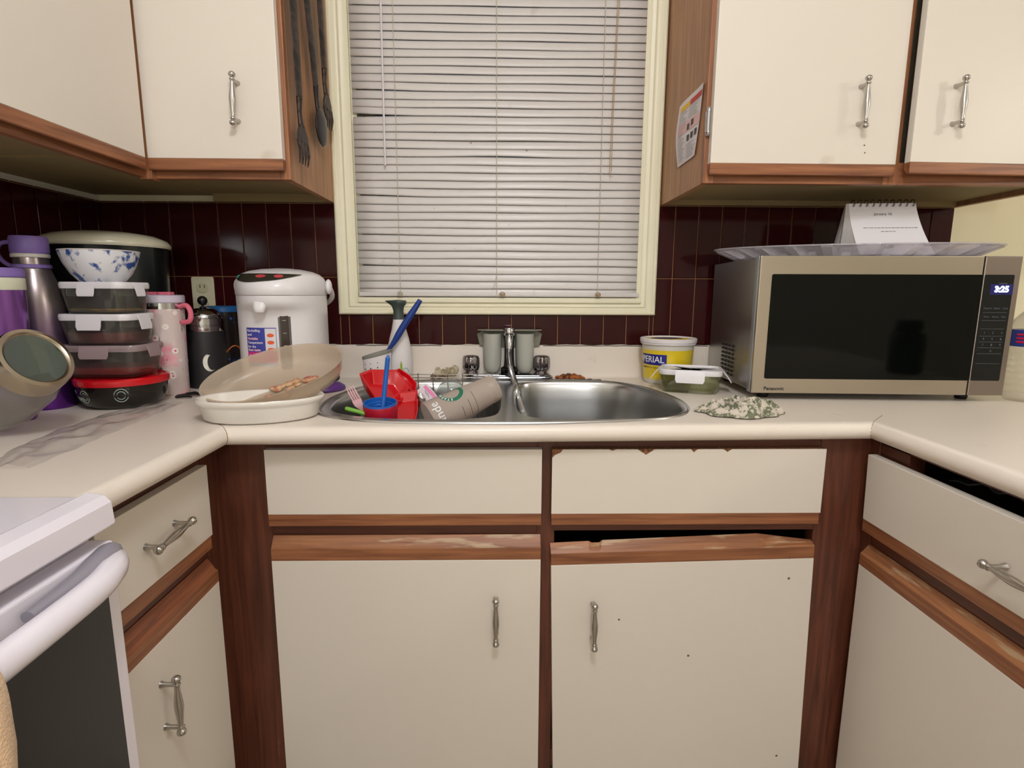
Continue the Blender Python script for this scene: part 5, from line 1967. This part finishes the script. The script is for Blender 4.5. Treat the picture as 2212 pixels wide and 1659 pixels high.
# right bowl: scrap of clear plastic
w0 = at(1212, 888, 1, -.40)
b = MB()
rs = []
for i in range(9):
    t_ = i / 8
    rs.append([(-.045 + .1 * t_, -.02 + .01 * math.sin(3 * t_), .012 * math.sin(4 * t_)), (-.035 + .1 * t_, .03, .018 * math.cos(5 * t_))])
b.rings(rs, False, False, False)
o = b.obj('plastic_sleeve', clear('sleeve', (230, 228, 222), .15, 1.45, body=.45, bodycol=(186, 182, 170)), smooth=40, solid=.0008)
o.location = (w0.x - .0, -.33, .770)
o.rotation_euler = (math.radians(22), math.radians(8), 0)
tag(o, 'scrap of pale plastic wrapping lying in the right sink bowl', 'plastic wrap')

# ------------------------------------------------------------------ dishcloth
cl0 = at(1604, 888, 2, .925)
b = MB()
from mathutils import noise as mn
nx, ny = 64, 40
grid = []
for j in range(ny + 1):
    for i in range(nx + 1):
        s_ = i / nx * 2 - 1
        t_ = j / ny * 2 - 1
        r = math.sqrt(s_ * s_ + t_ * t_)
        a = math.atan2(t_, s_)
        # square -> blob outline with lobes
        m = max(abs(s_), abs(t_))
        k = (m / r) if r > 1e-6 else 1
        lob = 1 + .10 * math.sin(3 * a + .6) + .06 * math.sin(7 * a)
        x = .098 * s_ * k * lob
        y = .058 * t_ * k * lob
        e = max(0, 1 - m ** 3.0)
        rid = 1 - abs(mn.noise(Vector((x * 26, y * 34, 1.7)))) * 2.0
        rid2 = 1 - abs(mn.noise(Vector((x * 60 + 9, y * 50, 4.2)))) * 2.0
        z = e * (.008 + .028 * max(0, rid) ** 1.6 + .005 * max(0, rid2)) + .0016
        x += .006 * mn.noise(Vector((x * 40, y * 40, 9)))
        grid.append((x, y, z))
fs = []
for j in range(ny):
    for i in range(nx):
        q = j * (nx + 1) + i
        fs.append((q, q + 1, q + nx + 2, q + nx + 1))
b.add(grid, fs)
CLM = mat('patterned_cloth', (206, 194, 180), .9, bump=.5, ns=500)
nt = CLM.node_tree
tcn = nt.nodes.new('ShaderNodeTexCoord')
c_ = layer((206, 194, 180), (112, 116, 92), 55, .48, .54)
c_ = layer(c_, (196, 190, 176), 150, .55, .62)
c_ = layer(c_, (60, 66, 54), 90, .62, .68, off=(3, 1, 2))
nt.links.new(c_, nt.nodes['Principled BSDF'].inputs['Base Color'])
o = b.obj('dishcloth', CLM, smooth=60, solid=.0016, sub=1)
o.scale = (.92, .92, 1)
o.location = (cl0.x + .004, cl0.y + .02, CT + .0005)
o.rotation_euler = (0, 0, math.radians(-4))
tag(o, 'crumpled green and beige patterned dishcloth in front of the microwave', 'dishcloth')

# ------------------------------------------------------------------ glass jar tipped on its side with steel ring lid
Lc = at(88, 818, 1, -.745)
axv = Vector((.80, -.24, .52)).normalized()
jr = thing('glass_jar', 'large clear glass jar with steel ring lid tipped over on the left worktop', 'jar')
zq = Vector((0, 0, 1)).rotation_difference(axv)
jr.rotation_mode = 'QUATERNION'
jr.rotation_quaternion = zq
JL = .165
jr.location = Lc - axv * JL
low = jr.location.z - .066 * math.sqrt(1 - axv.z ** 2)
b = MB()
b.lathe([(.001, 0), (.054, 0), (.064, .006), (.067, .020), (.067, .100), (.060, .120), (.054, .130), (.054, .150), (.050, .150), (.050, .130), (.056, .117), (.062, .098), (.062, .022), (.055, .008), (.001, .006)], 48)
b.obj('jar_glass', clear('jar_glass', (235, 242, 238), .03, 1.5, body=.20, bodycol=(214, 198, 190), bump=.3, bs=18), jr, smooth=50)
b = MB()
b.lathe([(.0565, .128), (.0585, .129), (.0585, .158), (.0565, .164), (.0500, .1655), (.0475, .164), (.0455, .162), (.0455, .160), (.055, .160), (.055, .128)], 56, cap0=False, cap1=False)
b.obj('ring_lid', mat('ring_steel', (176, 164, 146), .25, 1.0), jr, smooth=40)
MB().lathe([(.001, .160), (.046, .160), (.046, .162), (.030, .1635), (.001, .164)], 48).obj('glass_top', clear('lid_glass', (196, 214, 204), .03, 1.6, body=.28, bodycol=(140, 150, 142)), jr, smooth=50)
if low < CT + .002:
    jr.location.z += CT + .002 - low

# clear plastic film lying across the left worktop
b = MB()
nx, ny = 50, 16
A0, A1 = at(395, 862, 2, .925), at(60, 1000, 2, .925)
sd = Vector((-(A1 - A0).y, (A1 - A0).x, 0)).normalized()
if sd.x > 0:
    sd = -sd
grid = []
for j in range(ny + 1):
    for i in range(nx + 1):
        t_ = i / nx
        s_ = j / ny
        p = A0.lerp(A1, t_) + sd * (s_ * (.07 + .04 * math.sin(PI * t_)))
        e = math.sin(PI * min(1, max(0, s_))) ** .5
        z = .0012 + e * (.006 + .008 * mn.noise(Vector((t_ * 9, s_ * 4, 2.0))) + .003 * mn.noise(Vector((t_ * 24, s_ * 7, 5.0))))
        grid.append((p.x + .006 * mn.noise(Vector((t_ * 12, s_ * 3, 7))), p.y + .006 * mn.noise(Vector((t_ * 12, s_ * 3, 17))), CT + z))
b.add(grid, [(j * (nx + 1) + i, j * (nx + 1) + i + 1, (j + 1) * (nx + 1) + i + 1, (j + 1) * (nx + 1) + i) for j in range(ny) for i in range(nx)])
o = b.obj('plastic_film', FILM, smooth=60)
tag(o, 'long crinkled clear plastic film lying along the left worktop', 'plastic film')
# black clips next to the dish
k0 = at(424, 850, 2, .925)
b = MB()
b.tube([(-.03, -.018, .004), (-.008, -.012, .006), (.006, -.014, .004)], [.003, .004, .002], 8)
b.tube([(-.020, .010, .006), (.0, .014, .008), (.018, .008, .005)], [.004, .005, .003], 8)
b.tube([(-.030, -.018, .004), (-.034, -.004, .005), (-.020, .010, .006)], .0025, 8)
o = b.obj('black_clip', BLACK, smooth=40)
o.location = (k0.x - .010, k0.y, CT)
tag(o, 'small black plastic clip beside the left end of the white baking dish', 'clip')

# ------------------------------------------------------------------ right edge: water bottle and plastic bag
wt = thing('water_bottle', 'large clear ribbed water bottle with blue and red label at the right frame edge', 'bottle', (1.298, -.385, CT))
pf = [(.001, 0), (.036, 0), (.043, .008)]
z = .014
while z < .120:
    pf += [(.044, z), (.0415, z + .004), (.0415, z + .006), (.044, z + .010)]
    z += .016
pf += [(.043, .128), (.0425, .132), (.0425, .176), (.044, .180), (.040, .196), (.024, .216), (.0145, .224), (.0135, .234), (.001, .234)]
b = MB().lathe(pf, 40)
b.obj('bottle_body', clear('ribbed_bottle', (248, 248, 248), .1, 1.45, body=.28, bodycol=(224, 212, 194), bump=.8, bs=50), wt, smooth=50)
b = MB().lathe([(.0432, .134), (.0432, .174)], 40, cap0=False, cap1=False)
lb_ = b.obj('label', mat('label_blue', (40, 60, 140), .4), wt, smooth=60)
for k in range(3):
    MB().tube(wrapped([(x, 0, 0) for x in [-.024 + i * .004 for i in range(14)]], .0436, -2.45, .145 + k * .009, .0002), .0026, 4).obj('label_print', mat('label_red', (206, 30, 70), .4), lb_)
MB().lathe([(.0155, .228), (.0155, .246), (.001, .247)], 24).obj('screw_cap', WHITE, wt, smooth=40)

# ------------------------------------------------------------------ stove with towel
sv = thing('stove', 'white electric range with black glass oven door at the left frame edge', 'stove', (-.49, -1.036, 0), (0, 0, PI / 2))
# local x -> +y (towards window), local y -> -x ; stove spans local x -0.755..0
XS, XW = -.757, 0.0
b = MB()
b.prism([(XS, 0, .882), (XS, .002, .912), (XS, .010, .921), (XS, .030, .924), (XS, .045, .918), (XS, .66, .918), (XS, .66, .882)], (XW - XS, 0, 0))
ckt = b.obj('cooktop', ENAMEL, sv, bevel=.003, seg=3)
for cx__, cyy, r in ((-.22, .20, .09), (-.56, .20, .075), (-.22, .46, .075), (-.56, .46, .09)):
    b = MB()
    for k in range(5):
        rr_ = r * (.25 + .17 * k)
        b.tube([(cx__ + rr_ * math.cos(2 * PI * i / 24), cyy + rr_ * math.sin(2 * PI * i / 24), .927) for i in range(25)], .004, 6)
    b.obj('burner_coil', BLACK, ckt, smooth=40)
MB().box(XS + .004, XW - .004, .035, .66, .02, .881).obj('stove_body', ENAMEL, sv)
b = MB().box(XS + .003, XW - .003, .004, .034, .16, .862)
od = b.obj('oven_door', ENAMEL, sv, bevel=.004, seg=3)
MB().box(XS + .045, XW - .026, .002, .006, .20, .824).obj('oven_glass', mat('oven_black', (34, 33, 36), .22), od)
b = MB()
for k in range(3):
    b.tube([(-.262 - .030 * k, .0035, .822), (-.262 - .030 * k, .0035, .808)], .0042, 8)
b.obj('vent_slots', BLACK, od)
# handle: thick bar that curves into the door at its ends, grey cushion on top
b = MB()
cps = [(-.010, .006, .843), (-.016, -.006, .843), (-.050, -.022, .842), (-.12, -.032, .840), (-.38, -.036, .838), (-.62, -.032, .840), (-.70, -.022, .842), (-.738, -.006, .843), (-.744, .006, .843)]
pts = catmull(cps, 6, closed=False)
m_ = len(pts)
b.tube(pts, [.007 + .0095 * min(1, min(i, m_ - 1 - i) / 12) for i in range(m_)], 16)
hd = b.obj('door_handle', ENAMEL, od, smooth=50)
b = MB()
pts2 = [Vector((p.x, p.y * .40 + .004, p.z + .007)) for p in pts if p.x > -.17]
b.tube(pts2, [.006 + .010 * math.sin(PI * min(1, (i + 1.0) / (len(pts2) + 1))) for i in range(len(pts2))], 12, flat=.9)
b.obj('grip_insert', mat('grip_grey', (140, 136, 146), .5), hd, smooth=50)
MB().sphere((-.045, -.004, .822), .005, 12, 8).obj('screw', CHROME, hd, smooth=50)
MB().box(XS + .004, XW - .004, .006, .035, .03, .15).obj('storage_drawer', ENAMEL, sv, bevel=.003)

tw = thing('hand_towel', 'peach terry towel hanging over the oven door handle', 'towel', (-.49, -1.036, 0), (0, 0, PI / 2))
b = MB()
rs = []
path = [(-.004, .50), (-.004, .60), (-.004, .70), (-.005, .80), (-.012, .850), (-.034, .8605), (-.052, .854), (-.0600, .834), (-.061, .78), (-.062, .60), (-.064, .46), (-.066, .34)]
pth = catmull([(0, y, z) for y, z in path], 4, closed=False)
nx = 30
for i in range(nx + 1):
    x = -.62 + .380 * i / nx
    w_ = .005 * math.sin(i * .9) + .003 * math.sin(i * 2.1)
    ring = []
    for p in pth:
        f = max(0, .78 - p.z) * 3
        fr_ = 1 if p.y < -.04 else 0
        ring.append((x + .02 * f * (i / nx - .5) * -.2 * fr_ - (.035 * f * fr_), min(p.y + w_ * f * (1 if fr_ else 0), .0), p.z + .003 * math.sin(i * .7)))
    rs.append(ring)
b.rings(rs, False, False, False)
b.obj('terry_cloth', mat('peach_terry', (244, 204, 160), .95, bump=.9, ns=420, bd=.003, sheen=.4), tw, smooth=60, solid=.005)

# ------------------------------------------------------------------ utensils hanging on the left cabinet side
UM = mat('cast_dark_metal', (70, 58, 52), .45, .4, var=(38, 32, 30), ns=60, bump=.7, bd=.003)


def hang(label, top, bot, kind, cat):
    """top / bot: survey points (y,z) on the panel plane; local -z runs down, flat against the panel (+x)"""
    P0, P1 = at(*top, 0, -.470), at(*bot, 0, -.470)
    Ln = (P0 - P1).length
    t = thing('serving_' + kind, label, cat, tuple(P0))
    d = (P1 - P0)
    t.rotation_euler = (-math.atan2(-d.y, -d.z) * -1, 0, 0)
    t.rotation_euler = (math.atan2(d.y, -d.z), 0, 0)
    t.scale = (1, 1.75, 1)
    hl = Ln * .62
    b = MB()
    zs = [0, -.01, -.02] + [-.02 - (hl - .02) * i / 14 for i in range(1, 15)]
    rs = []
    for i, z in enumerate(zs):
        w_ = (.009 if i < 1 else .0125) + (.0009 * math.sin(i * 1.9)) - .003 * max(0, (i - 9) / 8)
        rs.append([(th * .006 , w_ * math.sin(a), z) if False else (.0050 * math.cos(a), w_ * math.sin(a), z) for a in [2 * PI * k / 10 for k in range(10)] for th in (1,)])
    b.rings(rs)
    b.obj('handle', UM, t, smooth=50)
    b = MB()
    b.tube([(0, 0, -hl + .005), (-.002, 0, -hl - .03), (0, 0, -Ln * .78)], [.007, .005, .006], 8)
    if kind == 'fork':
        w = .030
        z1 = -Ln * .78
        rr_ = []
        for z, ww in ((z1 + .006, .008), (z1 - .006, .024), (z1 - .02, .036), (z1 - .036, .038)):
            rr_.append([(.0, -ww / 2, z), (.0, ww / 2, z), (.004, ww / 2, z), (.004, -ww / 2, z)])
        b.rings(rr_)
        for k in range(4):
            y = -.0165 + .011 * k
            b.tube([(.002, y, z1 - .034), (.005, y, (z1 - .034 - Ln) / 2), (.001, y * .95, -Ln)], [.0038, .003, .0012], 6)
        b.obj('fork_head', UM, t, smooth=50)
    else:
        z1 = -Ln * .86
        b.sphere((.004, 0, z1), .030, 20, 12, None, (.28, .85, 1.55))
        b.obj('spoon_bowl', mat('spoon_bowl_metal', (58, 54, 56), .3, .6), t, smooth=50)
    return t


GU = 'serving utensils on the cabinet side'
u1 = hang('dark metal serving fork hanging nearest the room on the cabinet side', (631, -40), (656, 357), 'fork', 'serving fork')
u2 = hang('dark metal serving spoon hanging between the two forks', (657, -60), (697, 326), 'spoon', 'serving spoon')
u3 = hang('dark metal fork hanging nearest the window on the cabinet side', (686, -70), (709, 279), 'fork', 'serving fork')
for u in (u1, u2, u3):
    u['group'] = GU

# ------------------------------------------------------------------ printed sheet on the right cabinet side
PXX = 0.4735
def pp_(u, v, off=0.0):
    p = at(u, v, 0, PXX - off)
    return p
c = [pp_(1467, 228), pp_(1523, 177), pp_(1503, 335), pp_(1465, 362)]
org = c[3]
sh = thing('printed_notice', 'curling printed notice with yellow and red headings on the cabinet side', 'notice', tuple(org))
yA, zA = (c[0] - org).y, (c[0] - org).z
def sheet(s_, t_, off=0.0):
    """s_ 0..1 from the window edge to the room edge, t_ 0..1 from bottom to top"""
    bot = c[3].lerp(Vector((PXX, c[2].y, c[2].z)), s_)
    top = c[0].lerp(c[1], s_)
    p = bot.lerp(top, t_) - org
    curl = .006 * math.sin(PI * t_ * 1.2) * (1 - s_) + .004 * max(0, s_ - .8) * 5 * abs(t_ - .5) + .0015
    return Vector((-curl - off, p.y, p.z))
def sheetpatch(mb, s0, s1, t0, t1, off, n=6):
    vs = [sheet(s0 + (s1 - s0) * i / n, t0 + (t1 - t0) * j / n, off) for j in range(n + 1) for i in range(n + 1)]
    mb.add(vs, [(j * (n + 1) + i, j * (n + 1) + i + 1, (j + 1) * (n + 1) + i + 1, (j + 1) * (n + 1) + i) for j in range(n) for i in range(n)])
b = MB(); sheetpatch(b, 0, 1, 0, 1, 0, 12)
pg = b.obj('paper_sheet', mat('notice_paper', (222, 216, 218), .6), sh, smooth=60)
for nm, s0, s1, t0, t1, col in (('heading_band', .10, .50, .84, .92, (236, 190, 40)), ('heading_band', .52, .98, .84, .92, (196, 60, 50)), ('tinted_band', .10, .98, .46, .62, (226, 186, 184))):
    b = MB(); sheetpatch(b, s0, s1, t0, t1, .0006)
    b.obj(nm, mat('notice_ink_%d' % col[1], col, .6), pg)
b = MB()
for s0, t0 in ((.50, .47), (.66, .50), (.52, .30), (.68, .31), (.84, .32)):
    sheetpatch(b, s0, s0 + .10, t0, t0 + .09, .0010, 2)
b.obj('small_photos', mat('photo_dark', (54, 50, 50), .5), pg)
b = MB()
for k in range(24):
    t_ = .05 + k * .033
    if .84 < t_ + .01 < .93:
        continue
    for s0, s1 in ((.10, .44), (.50, .92)):
        if .27 < t_ < .62 and s0 == .50:
            continue
        e = s1 - random.uniform(0, .15)
        sheetpatch(b, s0, e, t_, t_ + .007, .0009, 2)
b.obj('text_lines', mat('notice_text', (150, 146, 148), .7), pg)

# ------------------------------------------------------------------ light fittings (above and behind the viewpoint)
lf = thing('ceiling_lamp', 'round white ceiling lamp of the kitchen', 'ceiling lamp', (KITCHEN_LAMP[0], KITCHEN_LAMP[1], ZC))
MB().lathe([(.17, -.001), (.175, -.012), (.165, -.020), (.001, -.020)], 40).obj('lamp_base', WHITE, lf, smooth=40)
dl_ = thing('pendant_lamp', 'hanging dining room lamp with open shade', 'pendant lamp', (DINING_LAMP[0], DINING_LAMP[1], ZC))
MB().tube([(0, 0, -.001), (0, 0, -.30)], .003, 6).obj('cable', BLACK, dl_)

# black jar on the right worktop, outside the picture but mirrored in the microwave door
dj = thing('storage_jar', 'black lidded jar on the right worktop, seen mirrored in the microwave door', 'jar', (1.282, -.935, CT))
MB().lathe([(.001, 0), (.044, 0), (.051, .010), (.052, .115), (.046, .135), (.036, .142), (.001, .142)], 36).obj('jar_body', BLACK, dj, smooth=40)
MB().lathe([(.038, .142), (.040, .144), (.040, .170), (.037, .174), (.001, .174)], 32).obj('lid', BLACK, dj, smooth=40)

lf2 = thing('added_fill_stand', 'unseen stand for the added fill light behind the viewpoint', 'floor lamp', (0.1, -3.75, 0))  # made-up stand under the added rear fill light, out of view
MB().lathe([(.001, 0), (.15, 0), (.15, .015), (.02, .03), (.012, .04), (.012, 1.40), (.001, 1.40)], 32).obj('fill_stand', BLACK, lf2, smooth=40)

# black fabric caught in the gaping right drawer
b = MB()
nx, ny = 30, 10
P0, P1 = at(2075, 1065, 0, .80), at(2205, 1110, 0, .80)
vs = []
for j in range(ny + 1):
    for i in range(nx + 1):
        t_, s_ = i / nx, j / ny
        vs.append((.802 + .10 * s_ + .004 * mn.noise(Vector((t_ * 7, s_ * 3, 1))), -.780 - .25 * t_, .846 + .018 * math.sin(PI * t_) * (1 - s_ * .3) + .008 * mn.noise(Vector((t_ * 9, s_ * 5, 6)))))
b.add(vs, [(j * (nx + 1) + i, j * (nx + 1) + i + 1, (j + 1) * (nx + 1) + i + 1, (j + 1) * (nx + 1) + i) for j in range(ny) for i in range(nx)])
o = b.obj('black_cloth', mat('black_fabric', (22, 24, 24), .55, bump=.3, ns=60), smooth=60, solid=.003)
tag(o, 'black cloth bulging out above the gaping right drawer', 'cloth')
# small marks on the doors
SPOT = mat('brown_spot', (120, 84, 58), .8)
def spots(door, origin, y, pts):
    for u, v, r in pts:
        p = at(u, v, 1, y)
        b = MB().lathe([(r, -.0004), (r * .8, -.0009), (.0001, -.0010)], 9, Matrix.Translation((p.x - origin[0], 0, p.z - origin[2])) @ Matrix.Rotation(-PI / 2, 4, 'X'), cap0=False)
        b.obj('brown_spot', SPOT, door)
spots(rd, (0.676 + 0.612 * math.sin(math.radians(1.35)), DF, -.012), DF, [(1719, 1214, .0028), (1716, 1259, .0028), (1348, 1340, .0024), (1495, 1421, .0028), (1679, 1641, .0028)])
spots(dur1, (0.484, 0, ZU), UFY - .02, [(1867, 314, .0018), (1868, 330, .0018)])
